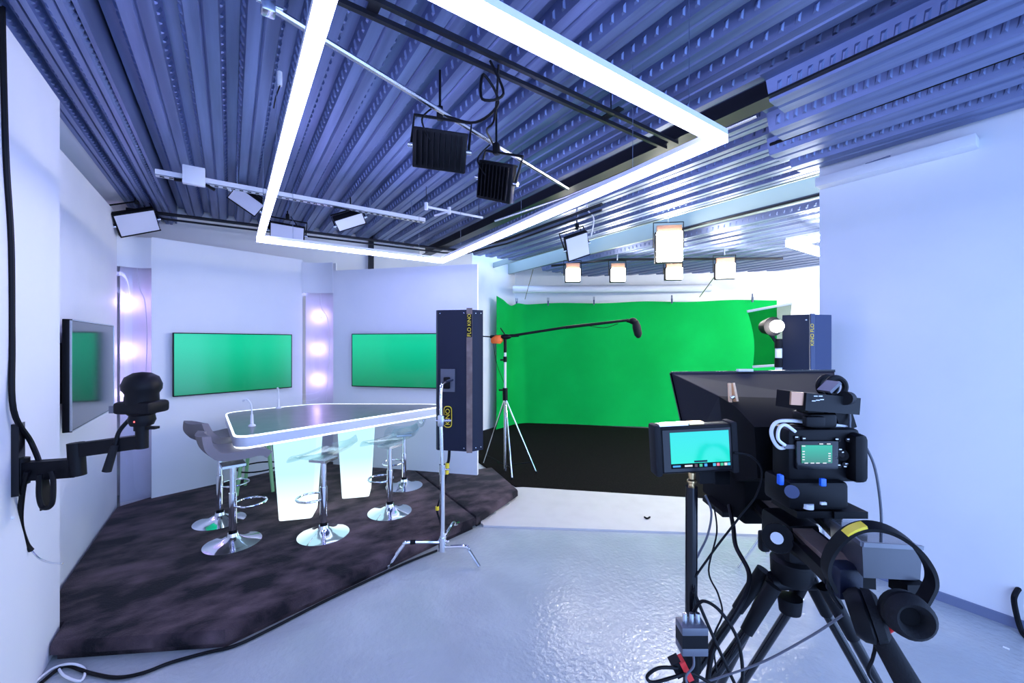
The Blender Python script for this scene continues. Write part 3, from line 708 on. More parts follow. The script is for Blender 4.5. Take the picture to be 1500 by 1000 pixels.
Mx = Matrix.Translation((x_, y_ - 0.006, 0.30)) @ Matrix.Rotation(-0.18, 4, 'Z') @ Matrix.Rotation(PI / 2, 4, 'X') @ Matrix.Rotation(PI / 2, 4, 'Z')
lettering('logo_lettering', 'KINO', 0.058, 'yellow', lc, Mx)
MB().box((*L(688, -0.0295), 1.10), (0.047, 0.003, 0.20)).build('logo_plate', 'black', lc)
Mx = Matrix.Translation((*L(688, -0.032), 1.15)) @ Matrix.Rotation(PI / 2, 4, 'X') @ Matrix.Rotation(PI / 2, 4, 'Z')
lettering('logo_lettering', 'KINO', 0.042, 'yellow', lc, Mx)
Mx = Matrix.Translation((*L(688, -0.032), 1.045)) @ Matrix.Rotation(PI / 2, 4, 'X') @ Matrix.Rotation(PI / 2, 4, 'Z')
lettering('logo_lettering', 'FLO', 0.046, 'yellow', lc, Mx)
MB().tube([(*L(656, 0.10), 0.01), (*L(655, 0.09), -0.10), (*L(653, 0.09), -0.14)], 0.013, 8).build('power_lead', 'black', lc)
MB().cyl((*L(653, 0.09), -0.13), (*L(652, 0.09), -0.23), 0.018).build('connector', 'yellow', lc)
MB().tube([(*L(652, 0.09), -0.22), (*L(648, 0.03), -0.36), (*L(641, -0.02), -0.50), (*L(645, -0.02), -0.60), (*L(648, -0.05), -0.67)], 0.009, 6).build('trailing_lead', 'black', lc)
MB().cyl((*L(641, -0.02), -0.48), (*L(641, -0.02), -0.51), 0.016).build('cable_tag', 'yellow', lc)
# C-stand
cb = Vector((1.394, 3.01, 0.0))
cs = thing('c_stand', 'chrome stand with bent legs holding the navy light case', 'light stand', cb, -YAW)
MB().cyl((0, 0, 0.09), (0, 0, 0.75), 0.019).build('lower_column', 'chrome', cs)
MB().cyl((0, 0, 0.72), (-0.012, 0, 1.16), 0.015).build('upper_column', 'chrome', cs)
MB().tube([(-0.012, 0, 1.15), (-0.012, 0.0, 1.36), (-0.005, 0.06, 1.42), (0.04, 0.27, 1.43)], 0.012, 8).build('gooseneck_pin', 'chrome', cs)
MB().box((-0.01, 0, 1.13), (0.05, 0.06, 0.09), bev=0.01).cyl((-0.05, 0, 1.13), (0.07, 0, 1.13), 0.012).build('grip_head', 'steel', cs)
MB().cyl((0, 0, 0.70), (0, 0, 0.78), 0.026).cyl((0, 0, 0.74), (0.06, 0, 0.74), 0.007).build('collar', 'steel', cs)
MB().cyl((0, 0, 0.09), (0, 0, 0.20), 0.03).cyl((0.0, 0, 0.17), (0.06, -0.02, 0.17), 0.01).build('hub', 'chrome', cs)
for (fx, fy, z0, ze) in ((-0.406, -0.10, 0.16, 0.014), (0.301, -0.085, 0.12, 0.014), (0.08, 0.40, 0.17, 0.135)):
    f = Vector((fx, fy, 0)); k = f * 0.62
    MB().tube([(0, 0, z0), k + Vector((0, 0, z0 + 0.03)), f * 0.74 + Vector((0, 0, z0)), f + Vector((0, 0, ze))], 0.0135, 8).build('leg', 'chrome', cs)
MB().cyl(Vector((-0.406, -0.10, 0)) * 0.50 + Vector((0, 0, 0.187)), Vector((-0.406, -0.10, 0)) * 0.60 + Vector((0, 0, 0.188)), 0.018).build('tape_band', 'black', cs)

# second case far right with bare lamp, stand and scrim frame
d1 = 3.05; base = FW * d1 + RT * ((1183 - CX) / FOC * d1)
rc = thing('light_case', 'tall bluish studio light case beside the bare bright lamp', 'studio light', (base.x, base.y, 0.86), -YAW)
G = lambda px, dd: ((px - CX) / FOC * (d1 + dd) - (1183 - CX) / FOC * d1, dd)
MB().prism([G(1146, 0.06), G(1186, -0.03), G(1186, 0.13), G(1150, 0.2)], 0, 1.10).build('dark_panel', 'navy', rc)
MB().prism([G(1187, -0.03), G(1218, 0.03), G(1215, 0.16), G(1187, 0.13)], 0, 1.10).build('blue_panel', 'navy_light', rc)
MB().bar((*G(1190, -0.03), 0.0), (*G(1190, -0.03), 1.105), 0.03, 0.012, up=(0, 1, 0)).build('edge_strip', 'navy_light', rc)
Mx = Matrix.Translation((*G(1190, -0.040), 0.95)) @ Matrix.Rotation(PI / 2, 4, 'X') @ Matrix.Rotation(PI / 2, 4, 'Z')
lettering('logo_lettering', 'KINO FLO', 0.036, 'yellow', rc, Mx)
for z in (0.04, 1.06): MB().ball((*G(1181, -0.02), z), 0.008, seg=8).build('rivet', 'steel', rc)
MB().cyl((*G(1200, 0.15), -0.86), (*G(1200, 0.15), 0.02), 0.02).build('stand_pole', 'chrome', rc)
for a in (0.3, 2.4, 4.5): MB().cyl((*G(1200, 0.15), -0.45), (G(1200, 0)[0] + 0.26 * math.cos(a), 0.15 + 0.26 * math.sin(a), -0.845), 0.011).build('stand_leg', 'chrome', rc)
d2 = 2.98; base = FW * d2 + RT * ((1147 - CX) / FOC * d2)
bl = thing('bare_lamp', 'small intensely bright lamp on a banded stand in front of the backdrop', 'studio light', (base.x, base.y, 0), -YAW)
zl = EYE + (CY - 478) / FOC * d2
MB().ball((-0.07, -0.04, zl), 0.045).build('lamp', 'star_light', bl)
MB().cyl((-0.07, 0.0, zl), (-0.07, 0.10, zl), 0.07, 0.05).build('lamp_housing', 'black', bl)
MB().bar((-0.07, 0.07, zl - 0.02), (0, 0.05, zl - 0.14), 0.02, 0.02).build('bracket', 'black', bl)
MB().cyl((0, 0.05, 0.02), (0, 0.05, zl - 0.1), 0.022).build('pole', 'white_plastic', bl)
for z in (zl - 0.16, zl - 0.30): MB().cyl((0, 0.05, z), (0, 0.05, z + 0.07), 0.027).build('band', 'black', bl)
for a in (0.5, 2.6, 4.7): MB().cyl((0, 0.05, 0.5), (0.26 * math.cos(a), 0.05 + 0.26 * math.sin(a), 0.012), 0.011).build('leg', 'chrome', bl)
sf = thing('scrim_frame', 'net scrim between two white rods beside the bare bright lamp', 'scrim', (0, 0, 0))
q = [P(1095, 456, 3.7), P(1160, 444, 3.7), P(1103, 537, 3.7), P(1150, 534, 3.7)]
sf.location = ((q[2] + q[3]) / 2).xy.to_3d()
MB().cyl(q[0], q[1], 0.011).build('top_rod', 'white_plastic', sf, True)
MB().cyl(q[2], q[3], 0.011).build('bottom_rod', 'white_plastic', sf, True)
rows = []
for i in range(9):
    s = i / 8; a_ = q[0].lerp(q[2], s) + RT * 0.035 * math.sin(PI * s) ; b_ = q[1].lerp(q[3], s)
    rows.append([a_, a_.lerp(b_, 0.5) + FW * 0.03 * math.sin(PI * s), b_])
MB().sheet(rows, 0.002).build('net', 'scrim', sf, True)
MB().cyl(q[3] + FW * 0.03, Vector((q[3].x, q[3].y, 0)) + FW * 0.03, 0.012).build('pole', 'steel', sf, True)

# ------------------------------------------------------------------ boom microphone stand
bb = PZ(740, 692, 0.0); bb.z = 0
bs = thing('boom_stand', 'tripod stand with long black boom pole before the green backdrop', 'boom stand', bb, -YAW)
S = lambda px, py: ((px - 740) / FOC * 5.53, 0, EYE + (CY - py) / FOC * 5.53)
MB().cyl((0, 0, 0.02), S(740, 575), 0.019).build('lower_column', 'steel', bs)
MB().cyl(S(740, 580), S(740, 515), 0.016).build('upper_column', 'white_plastic', bs)
MB().cyl(S(740, 586), S(740, 568), 0.035).box(S(735, 571), (0.08, 0.03, 0.02)).build('collar', 'black', bs)
MB().cyl(S(740, 530), S(740, 522), 0.026).box(S(736, 527), (0.06, 0.02, 0.02)).build('collar', 'black', bs)
MB().cyl(S(740, 516), S(740, 494), 0.022).build('neck', 'black', bs)
for (px, dy) in ((706, 0.36), (785, -0.04), (750, -0.30)):
    f = Vector(((px - 740) / FOC * 5.6, dy, 0.012))
    MB().tube([S(740, 582), f], 0.011, 8, False).build('leg', 'chrome', bs)
    MB().tube([Vector((0, 0, 0.10)), f * 0.85 + Vector((0, 0, 0.14))], 0.007, 6, False).build('brace', 'black', bs)
    MB().ball(f + Vector((0, 0, 0.006)), 0.018, seg=10).build('foot', 'black', bs)
MB().ball(S(741, 493), 0.05, (1.6, 1, 0.7)).cyl(S(733, 480), S(741, 492), 0.008).cyl(S(718, 493), S(760, 491), 0.02).build('boom_clamp', 'black', bs)
MB().cyl(S(747, 492), S(830, 479), 0.017).build('boom_lower', 'black', bs)
MB().cyl(S(828, 479.5), S(918, 469), 0.021, 0.017).build('boom_upper', 'black', bs)
MB().cyl(S(700, 492), S(735, 494), 0.008).build('boom_tail', 'black', bs)
MB().tube([S(722, 497), S(727, 530), S(738, 560)], 0.004, 6).build('tail_cord', 'black', bs)
MB().tube([S(862, 477), S(885, 480), S(905, 474)], 0.005, 6).build('boom_cord', 'black', bs)
MB().ball(S(927, 470), 0.045, (1.3, 1, 1)).cyl(S(918, 469), S(933, 474), 0.025).build('shock_mount', 'black', bs)
MB().loft([[Vector(S(930 + 6 * s, 468 + 27 * s)) + Vector((math.cos(a) * r, math.sin(a) * r, 0.3 * math.cos(a) * r)) for a in [2 * PI * k / 14 for k in range(14)]] for s, r in ((0, 0.012), (0.1, 0.04), (0.4, 0.055), (0.8, 0.05), (0.95, 0.03), (1.0, 0.008))]).build('microphone', 'rubber', bs)
MB().loft([[Vector(S(728 + dx, 491 + 12 * s)) + Vector((math.cos(a) * r, math.sin(a) * r * 0.6, 0)) for a in [2 * PI * k / 12 for k in range(12)]] for s, r, dx in ((0, 0.05, 2), (0.3, 0.075, 0), (0.7, 0.085, 0), (1.0, 0.06, -1))]).build('orange_weight', 'orange', bs)

# ------------------------------------------------------------------ wall arm with remote camera (left)
wa = thing('bracket_arm', 'black jointed bracket arm on the left wall', 'bracket', (-0.82, 2.85, 1.05))
MB().box((-0.82 + 0.012, 2.85, 1.215), (0.024, 0.07, 0.33)).build('wall_plate', 'black_gloss', wa, True)
j1 = P(28, 690, 1.90); j2 = P(114, 684, 1.96); j3 = P(111, 659, 1.96); j4 = P(208, 646, 2.02)
MB().bar(Vector((-0.80, 2.85, j1.z)), j1, 0.06, 0.10).bar(j1, j2, 0.05, 0.085).build('lower_arm', 'black', wa, True)
MB().cyl(j1 + Vector((0, 0, -0.06)), j1 + Vector((0, 0, 0.06)), 0.035).build('pivot', 'black', wa, True)
MB().cyl(j2 + Vector((0, 0, -0.04)), j3 + Vector((0, 0, 0.035)), 0.032).build('elbow', 'black', wa, True)
MB().bar(j3, j4, 0.045, 0.065).build('upper_arm', 'black', wa, True)
MB().cyl(j4 + Vector((0, 0, -0.035)), j4 + Vector((0, 0, 0.06)), 0.026).build('arm_post', 'black', wa, True)
MB().bar(P(62, 700, 1.90), P(68, 745, 1.90), 0.004, 0.05, up=FW).build('pad', 'black', wa, True)
hd = j4 + Vector((0, 0, 0.055))
rcam = thing('remote_camera', 'black dome remote camera with pan handle on the wall arm', 'camera', hd, -YAW)
MB().cyl((0, 0, 0.0), (0, 0, 0.025), 0.032).box((0.03, 0, 0.012), (0.09, 0.03, 0.012)).build('clamp', 'black', rcam)
MB().lathe([(0.0, 0.02), (0.045, 0.025), (0.055, 0.05), (0.05, 0.075), (0.06, 0.085), (0, 0.085)], n=20).build('pan_head', 'black', rcam)
MB().ball((0.01, -0.052, 0.05), 0.004, seg=8).build('indicator', 'red_led', rcam)
MB().tube([(-0.04, -0.02, 0.06), (-0.075, -0.04, 0.0), (-0.085, -0.05, -0.07)], 0.009, 8).build('handle_rod', 'black', rcam)
MB().cyl((-0.085, -0.05, -0.06), (-0.115, -0.06, -0.185), 0.015, 0.018).build('handle_grip', 'rubber', rcam)
MB().box((0, 0, 0.115), (0.175, 0.13, 0.06), bev=0.015).build('camera_base', 'black', rcam)
MB().box((-0.11, 0, 0.105), (0.05, 0.06, 0.035)).build('connector', 'grey_plastic', rcam)
MB().lathe([(0.0, 0.13), (0.068, 0.13), (0.066, 0.18), (0.078, 0.20), (0.080, 0.225), (0.066, 0.262), (0.035, 0.282), (0, 0.287)], n=24).build('dome', 'black', rcam)
WXX = -0.812
tubething('wall_cable', [X for X in [(WXX, 2.70, 3.2), (WXX, 2.735, 2.6), (WXX, 2.79, 2.2), (WXX, 2.80, 1.75), (WXX + 0.01, 2.78, 1.45), (WXX + 0.03, 2.90, 1.28), P(58, 680, 1.93), P(57, 705, 1.93)]], 0.011, 'black', 'thick black cable running down the left wall to the arm', 'cable')
tubething('webbing_strap', [P(40, 690, 1.88), P(33, 720, 1.9), P(30, 765, 1.95), P(38, 795, 2.0), P(46, 806, 2.02)], 0.011, 'black', 'black strap hanging from the wall arm', 'strap')
tubething('webbing_strap', [P(58, 695, 1.88), P(57, 725, 1.88), P(63, 743, 1.88), P(76, 738, 1.88), P(78, 705, 1.89), P(74, 690, 1.89)], 0.010, 'black', 'looped black strap round the wall arm', 'strap')
tubething('bare_wires', [P(46, 806, 2.02), P(58, 818, 2.02), P(75, 824, 2.02), P(92, 825, 2.02)], 0.004, 'steel', 'frayed pale wire ends below the hanging strap', 'wire')
tubething('wall_hook', [Vector((-0.812, 2.82, 0.95)), P(6, 755, 1.85), P(12, 775, 1.85), P(8, 790, 1.85), P(-3, 795, 1.85)], 0.006, 'white_plastic', 'white curled cable lying on the left wall below the arm', 'cable')

# ------------------------------------------------------------------ floor cables
fl = lambda px, py, z=0.012: PZ(px, py, z)
tubething('floor_cable', [fl(60, 1000), fl(95, 975), fl(130, 985), fl(170, 992), fl(210, 985), fl(250, 970), fl(300, 956), fl(345, 945), fl(400, 919), fl(480, 878), fl(560, 840), fl(600, 822), fl(640, 806)], 0.009, 'black', 'black cable lying along the front of the plush platform', 'cable')
tubething('floor_cable', [fl(40, 1010), fl(75, 980), fl(105, 972, 0.03), fl(124, 980), fl(118, 997), fl(95, 990), fl(85, 978)], 0.006, 'white_plastic', 'white cable loop on the floor by the left wall', 'cable')
tubething('floor_cable', [P(1503, 850, 2.55), P(1488, 868, 2.5), P(1486, 885, 2.5), fl(1497, 925), fl(1515, 945)], 0.014, 'black', 'black cable rising beside the right wall', 'cable')

# ------------------------------------------------------------------ camera rig in the foreground (local x = picture right, y = depth)
def rig(name, label, cat, l, d, z, group=None):
    v = FW * d + RT * l; return thing(name, label, cat, (v.x, v.y, z), -YAW, group)
class Loc:
    """turns (px, py, depth) into a rig's own coordinates"""
    def __init__(s, t): s.I = WM(t).inverted()
    def __call__(s, px, py, d): return s.I @ P(px, py, d)
# --- tripod
tp = rig('camera_tripod', 'black two-stage tripod with fluid head under the camera rig', 'tripod', (1155 - CX) / FOC * 0.78, 0.78, 0.0)
q = Loc(tp)
MB().lathe([(0.0, 0), (0.030, 0), (0.035, 0.012), (0.036, 0.035), (0.0, 0.04)], Matrix.Translation(q(1160, 850, 0.78)), 24).build('bowl', 'black', tp)
MB().lathe([(0.0, -0.03), (0.018, -0.028), (0.021, 0.0), (0.0, 0.002)], Matrix.Translation(q(1157, 874, 0.78)), 20).build('bowl_clamp', 'black', tp)
MB().lathe([(0.035, 0), (0.036, 0.022), (0.030, 0.028), (0.034, 0.034), (0.034, 0.05), (0, 0.052)], Matrix.Translation(q(1160, 836, 0.78)), 24).build('fluid_head', 'black', tp)
MB().box(q(1156, 782, 0.79), (0.062, 0.09, 0.075), bev=0.012).build('tilt_block', 'black', tp)
MB().cyl(q(1139, 788, 0.745), q(1139, 788, 0.725), 0.026, 0.024, 24).build('drag_dial', 'black', tp)
MB().cyl(q(1138, 788, 0.725), q(1138, 788, 0.719), 0.010).build('dial_cap', 'steel', tp)
MB().box(q(1119, 792, 0.75), (0.016, 0.016, 0.036), bev=0.004).cyl(q(1119, 788, 0.75), q(1134, 787, 0.75), 0.006).build('lock_lever', 'black', tp)
MB().cyl(q(1128, 853, 0.78), q(1192, 853, 0.78), 0.013).build('spider', 'black', tp)
for (tx, ex, ey) in ((1126, -0.69, 0.20), (1156, 0.0, 0.72), (1194, 0.70, -0.02)):
    top = q(tx, 852, 0.78)
    ft_ = Vector((top.x + ex, top.y + ey, 0.02))
    kn = top + (ft_ - top) * 0.035
    d = (ft_ - kn).normalized(); sd = d.cross(Vector((0, 0, 1))).normalized() * 0.033
    for sg in (-1, 1):
        MB().cyl(top + sd * sg * 0.8 + Vector((0, 0, 0.008)), kn + sd * sg + (ft_ - kn) * 0.03, 0.014, 0.011).build('leg_joint', 'black', tp)
        MB().cyl(kn + sd * sg, kn + sd * sg * 0.6 + (ft_ - kn) * 0.45, 0.0085).build('leg', 'black_gloss', tp)
    MB().cyl(kn + (ft_ - kn) * 0.3, ft_, 0.0095).build('lower_leg', 'black', tp)
    MB().bar(kn + sd * 0.9 + (ft_ - kn) * 0.45, kn - sd * 0.9 + (ft_ - kn) * 0.45, 0.03, 0.035).build('leg_clamp', 'black', tp)
    MB().ball(ft_, 0.02, seg=10).build('foot', 'rubber', tp)
MB().cyl(q(1240, 846, 0.62), q(1275, 905, 0.56), 0.007).build('pan_handle', 'chrome', tp)
MB().cyl(q(1268, 893, 0.57), q(1352, 1040, 0.50), 0.012, 0.015).build('handle_grip', 'rubber', tp)
MB().bar(q(1170, 800, 0.74), q(1245, 850, 0.62), 0.03, 0.025).build('handle_arm', 'black', tp)
# --- baseplate rails
rl = rig('rail_plate', 'long dark camera rail plate running back from the prompter', 'rail', 0.45, 0.8, 1.40)
q = Loc(rl)
MB().bar(q(1122, 738, 0.92), q(1245, 850, 0.60), 0.065, 0.018).build('plate', 'black', rl)
MB().bar(q(1120, 729, 0.93), q(1245, 836, 0.60), 0.035, 0.008).build('worn_insert', 'leather', rl)
MB().bar(q(1165, 722, 0.93), q(1275, 832, 0.62), 0.016, 0.014).build('side_rod', 'black_gloss', rl)
MB().bar(q(1100, 728, 0.93), q(1220, 846, 0.61), 0.016, 0.014).build('side_rod', 'black_gloss', rl)
MB().box(q(1236, 848, 0.60), (0.035, 0.03, 0.045), bev=0.004).build('end_block', 'navy', rl)
MB().cyl(q(1183, 744, 0.71), q(1183, 737, 0.71), 0.009).build('thumb_screw', 'white_plastic', rl)
# --- teleprompter
tp2 = rig('teleprompter_hood', 'large black teleprompter hood in front of the camera', 'teleprompter', 0.68, 1.1, 1.30)
q = Loc(tp2)
far = [q(983, 546, 1.25), q(1222, 543, 1.25), q(1232, 640, 1.25), q(1010, 668, 1.25)]
near = [q(1053, 580, 0.97), q(1218, 585, 0.97), q(1215, 700, 0.97), q(1066, 690, 0.97)]
def panel(a, b_, c_, d_, nm, m):
    return MB().sheet([[a, b_], [d_, c_]], 0.004).build(nm, m, tp2)
panel(far[0], far[1], near[1], near[0], 'top_panel', 'hood_black')
panel(far[3], far[0], near[0], near[3], 'side_panel', 'hood_black')
panel(far[1], far[2], near[2], near[1], 'side_panel', 'hood_black')
panel(far[2], far[3], near[3], near[2], 'bottom_panel', 'hood_black')
MB().bar(far[0], far[1], 0.008, 0.008).bar(far[0], far[3], 0.008, 0.008).build('rim', 'black_gloss', tp2)
# black shroud between the hood and the lens
MB().loft([near, [q(1078, 596, 0.88), q(1208, 598, 0.88), q(1208, 705, 0.88), q(1078, 705, 0.88)], [q(1105, 625, 0.80), q(1200, 625, 0.80), q(1200, 700, 0.80), q(1110, 700, 0.80)]]).build('cloth_shroud', 'black_matte', tp2)
MB().box(q(1122, 712, 1.0), (0.22, 0.2, 0.10), bev=0.006).build('prompter_body', 'black_matte', tp2)
MB().box(q(1085, 741, 1.0), (0.14, 0.10, 0.012)).build('prompter_tray', 'black', tp2)
MB().box(q(1053, 690, 0.93), (0.034, 0.03, 0.05)).build('bracket', 'black', tp2)
MB().box(q(1053, 684, 0.91), (0.03, 0.004, 0.012)).build('bracket_label', 'navy_light', tp2)
MB().box(q(1091, 542, 1.24), (0.045, 0.012, 0.007)).build('tape_strip', 'white_plastic', tp2)
pg = rig('clothes_peg', 'wooden clothes peg clipped to the teleprompter shroud', 'clothes peg', 0, 0, 0)
pg.location = P(1071, 597, 0.93); q = Loc(pg)
MB().bar(q(1068.5, 561, 0.93), q(1070, 597, 0.92), 0.006, 0.010).build('arm', 'wood_pale', pg)
MB().bar(q(1072.5, 561, 0.93), q(1078, 588, 0.92), 0.006, 0.010).build('arm', 'wood_pale', pg)
MB().cyl(q(1071, 583, 0.915), q(1075, 581, 0.915), 0.004, n=8).build('spring', 'steel', pg)
# --- camera body
cm = rig('video_camera', 'black mirrorless camera with lit rear screen behind the teleprompter', 'camera', (1195 - CX) / FOC * 0.72, 0.72, 1.46)
q = Loc(cm)
MB().box(q(1193, 662, 0.745), (0.128, 0.05, 0.095), bev=0.008).build('body', 'black', cm)
MB().box(q(1240, 665, 0.735), (0.026, 0.07, 0.085), bev=0.01).build('hand_grip', 'black', cm)
MB().box(q(1192, 613, 0.745), (0.05, 0.05, 0.026), bev=0.006).box(q(1192, 617, 0.715), (0.034, 0.012, 0.018), bev=0.003).build('viewfinder', 'black', cm)
scn = MB().box(q(1196, 666, 0.716), (0.074, 0.007, 0.050), bev=0.002).build('rear_screen', 'black_gloss', cm)
MB().box(q(1196.5, 665, 0.7115), (0.053, 0.001, 0.031)).build('live_view', 'camera_green', scn)
ic = MB()
for (px, py) in ((1177, 653), (1203, 650), (1214, 650), (1181, 678), (1190, 678), (1198, 678), (1208, 678)): ic.box(q(px, py, 0.711), (0.006, 0.001, 0.0016))
for k in range(4): ic.box(q(1177, 661 + k * 4, 0.711), (0.004, 0.001, 0.0016)).box(q(1215, 664 + k * 3.6, 0.711), (0.004, 0.001, 0.0016))
ic.build('screen_symbols', 'icon_white', scn)
for (px, py) in ((1230, 660), (1233, 666), (1225, 669), (1238, 680), (1229, 682), (1243, 644), (1228, 644), (1168, 641), (1178, 642)):
    MB().cyl(q(px, py, 0.722), q(px, py, 0.714), 0.004, n=10).build('button', 'black_gloss', cm)
bm2 = MB()
for (px, py) in ((1231, 658), (1234, 662), (1224, 668), (1224, 672), (1240, 679), (1229, 681), (1238, 683), (1243, 643), (1226, 643), (1167, 640), (1178, 642)): bm2.box(q(px, py, 0.713), (0.0045, 0.001, 0.0018))
bm2.build('button_markings', 'white_plastic', cm)
MB().box(q(1232, 668, 0.716), (0.001, 0.002, 0.001)).cyl(q(1233, 666, 0.722), q(1233, 666, 0.715), 0.010, n=20).build('control_wheel', 'black', cm)
MB().cyl(q(1168, 630, 0.75), q(1168, 622, 0.75), 0.012).cyl(q(1232, 628, 0.75), q(1232, 621, 0.75), 0.011).build('top_dial', 'black', cm)
MB().cyl(q(1180, 668, 0.77), q(1165, 668, 0.88), 0.036, 0.04, 24).build('lens', 'black_gloss', cm)
MB().box(q(1178, 716, 0.745), (0.105, 0.075, 0.05), bev=0.008).build('mount_block', 'black', cm)
MB().box(q(1143, 702, 0.715), (0.008, 0.010, 0.018), bev=0.002).build('blue_lever', 'blue', cm)
MB().box(q(1205, 706, 0.700), (0.009, 0.006, 0.013), bev=0.001).build('blue_latch', 'blue', cm)
MB().cyl(q(1160, 720, 0.715), q(1160, 720, 0.700), 0.011).build('lens_ring', 'navy_light', cm)
MB().box(q(1178, 742, 0.745), (0.075, 0.07, 0.012)).box(q(1230, 746, 0.73), (0.058, 0.05, 0.012)).build('base_plate', 'black', cm)
MB().box(q(1206, 737, 0.69), (0.009, 0.004, 0.004)).build('plate_mark', 'white_plastic', cm)
# --- audio module on the hot shoe
am = rig('audio_module', 'black audio adapter with microphone ring on top of the camera', 'audio adapter', (1195 - CX) / FOC * 0.72, 0.72, 1.60)
q = Loc(am)
MB().bar(q(1158, 585, 0.72), q(1236, 592, 0.76), 0.055, 0.030).build('body', 'black', am)
MB().bar(q(1158, 583, 0.70), q(1176, 584, 0.70), 0.004, 0.022).build('end_window', 'copper', am)
MB().box(q(1187, 604, 0.745), (0.03, 0.03, 0.026)).bar(q(1228, 590, 0.75), q(1240, 628, 0.75), 0.012, 0.03).build('stem', 'black', am)
mk = MB()
for (px, py) in ((1195, 580), (1202, 580), (1192, 587), (1198, 586), (1204, 585)): mk.box(q(px, py, 0.694), (0.006, 0.001, 0.0015))
mk.build('markings', 'white_plastic', am)
rg = q(1227, 567, 0.74)
ringp = [rg + Vector((0.017 * math.cos(a), 0.004, 0.017 * math.sin(a))) for a in [2 * PI * k / 24 for k in range(24)]]
MB().tube(ringp, 0.005, 8, False, closed=True).tube([p + Vector((0, 0.02, 0)) for p in ringp], 0.005, 8, False, closed=True).build('microphone_ring', 'black', am)
MB().bar(q(1207, 573, 0.72), q(1222, 559, 0.72), 0.03, 0.005).build('ring_arm', 'grey_plastic', am)
MB().cyl(q(1237, 583, 0.72), q(1243, 583, 0.74), 0.012).build('knob', 'black', am)
tubething('white_camera_cable', [P(1158, 652, 0.73), P(1143, 656, 0.73), P(1133, 645, 0.73), P(1130, 630, 0.73), P(1138, 618, 0.73), P(1160, 616, 0.73), P(1200, 620, 0.74), P(1240, 625, 0.74)], 0.0032, 'white_plastic', 'thick white cable looping left of the camera body', 'cable')
tubething('white_camera_cable', [P(1150, 652, 0.72), P(1140, 643, 0.72), P(1141, 628, 0.72), P(1150, 622, 0.72), P(1165, 632, 0.72)], 0.0028, 'white_plastic', 'short white cable curled inside the larger white loop', 'cable')
tubething('thin_camera_cable', [P(1244, 594, 0.74), P(1245, 612, 0.74), P(1246, 630, 0.73), P(1262, 645, 0.72), P(1280, 680, 0.70), P(1289, 730, 0.69), P(1291, 775, 0.68), P(1285, 800, 0.66)], 0.0022, 'grey_plastic', 'thin grey cable hanging from the camera to the clear box', 'cable')
cn = MB().bar(P(1148, 653, 0.728), P(1162, 653, 0.725), 0.012, 0.007).build('cable_plug', 'grey_plastic'); tag(cn, 'small grey plug pushed into the camera side', 'plug')
# --- field monitor on its own stand
mn = rig('field_monitor', 'small field monitor showing a cyan screen on the black pole', 'monitor', (1015 - CX) / FOC * 0.77, 0.77, 1.50)
q = Loc(mn); YM = Matrix.Rotation(math.radians(-4), 4, 'Z')
cx0 = q(1015, 655, 0.78)
TM = Matrix.Translation(cx0) @ Matrix.Rotation(math.radians(-3), 4, 'Y')
MB().box((0, 0, 0), (0.150, 0.032, 0.090), M=TM, bev=0.008).build('casing', 'black', mn)
for sx in (-1, 1): MB().box((sx * 0.0715, 0, 0), (0.013, 0.036, 0.096), M=TM, bev=0.004).build('bumper', 'rubber', mn)
MB().box((0, -0.0165, 0), (0.126, 0.003, 0.078), M=TM).build('glass', 'black_gloss', mn)
sc_ = MB().box((0.005, -0.0185, 0.005), (0.109, 0.001, 0.058), M=TM).build('screen', 'monitor_cyan', mn)
sb = MB().box((0.005, -0.0185, -0.0285), (0.109, 0.001, 0.009), M=TM).build('status_bar', 'black_matte', mn)
for k, (x, m_) in enumerate(((-0.04, 'icon_blue'), (-0.018, 'icon_white'), (-0.004, 'icon_dark'), (0.005, 'icon_green'), (0.014, 'icon_blue'), (0.03, 'icon_cyan'), (0.037, 'icon_pink'), (0.044, 'icon_green'), (0.051, 'icon_white'), (0.057, 'icon_cyan'))):
    MB().box((x, -0.0195, -0.0285), (0.014 if k < 2 else 0.005, 0.001, 0.003 if k < 2 else 0.005), M=TM).build('icon', m_, sb)
MB().box((0.005, -0.0195, -0.021), (0.024, 0.001, 0.003), M=TM).build('caption_bar', 'navy', sb)
MB().box((-0.038, 0, 0.0465), (0.055, 0.02, 0.004), M=TM).build('top_rail', 'steel', mn)
MB().box((0.006, 0, 0.0470), (0.028, 0.016, 0.004), M=TM).build('shoe_mount', 'brass', mn)
MB().box((0.03, 0.02, -0.06), (0.03, 0.015, 0.03), M=TM).build('battery_clip', 'black', mn)
ms = rig('monitor_stand', 'slim black pole with brass spigot carrying the field monitor', 'light stand', (1012 - CX) / FOC * 0.78, 0.78, 0.0)
q = Loc(ms)
MB().lathe([(0.006, 0), (0.006, 0.008), (0.009, 0.010), (0.009, 0.013), (0.006, 0.016), (0.007, 0.024), (0.007, 0.028), (0.004, 0.031)], Matrix.Translation(q(1013.5, 713, 0.78)), 14).build('spigot', 'brass', ms)
MB().cyl((0, 0, 0.9), q(1013, 712, 0.78), 0.011).build('upper_pole', 'black_gloss', ms)
MB().cyl((0, 0, 0.02), (0, 0, 1.15), 0.014).build('lower_pole', 'black', ms)
MB().cyl((0, 0, 1.13), (0, 0, 1.19), 0.018).build('pole_collar', 'black', ms)
for a in (0.2, 2.3, 4.4): MB().cyl((0, 0, 0.42), (0.3 * math.cos(a), 0.3 * math.sin(a), 0.012), 0.009).build('leg', 'black', ms)
cv = rig('converter_box', 'small grey and black converter box strapped to the monitor pole', 'converter', 0, 0, 0)
cv.location = P(1013, 952, 0.73); q = Loc(cv)
MB().box((0, 0, 0.025), (0.045, 0.03, 0.024)).build('body_band', 'black', cv)
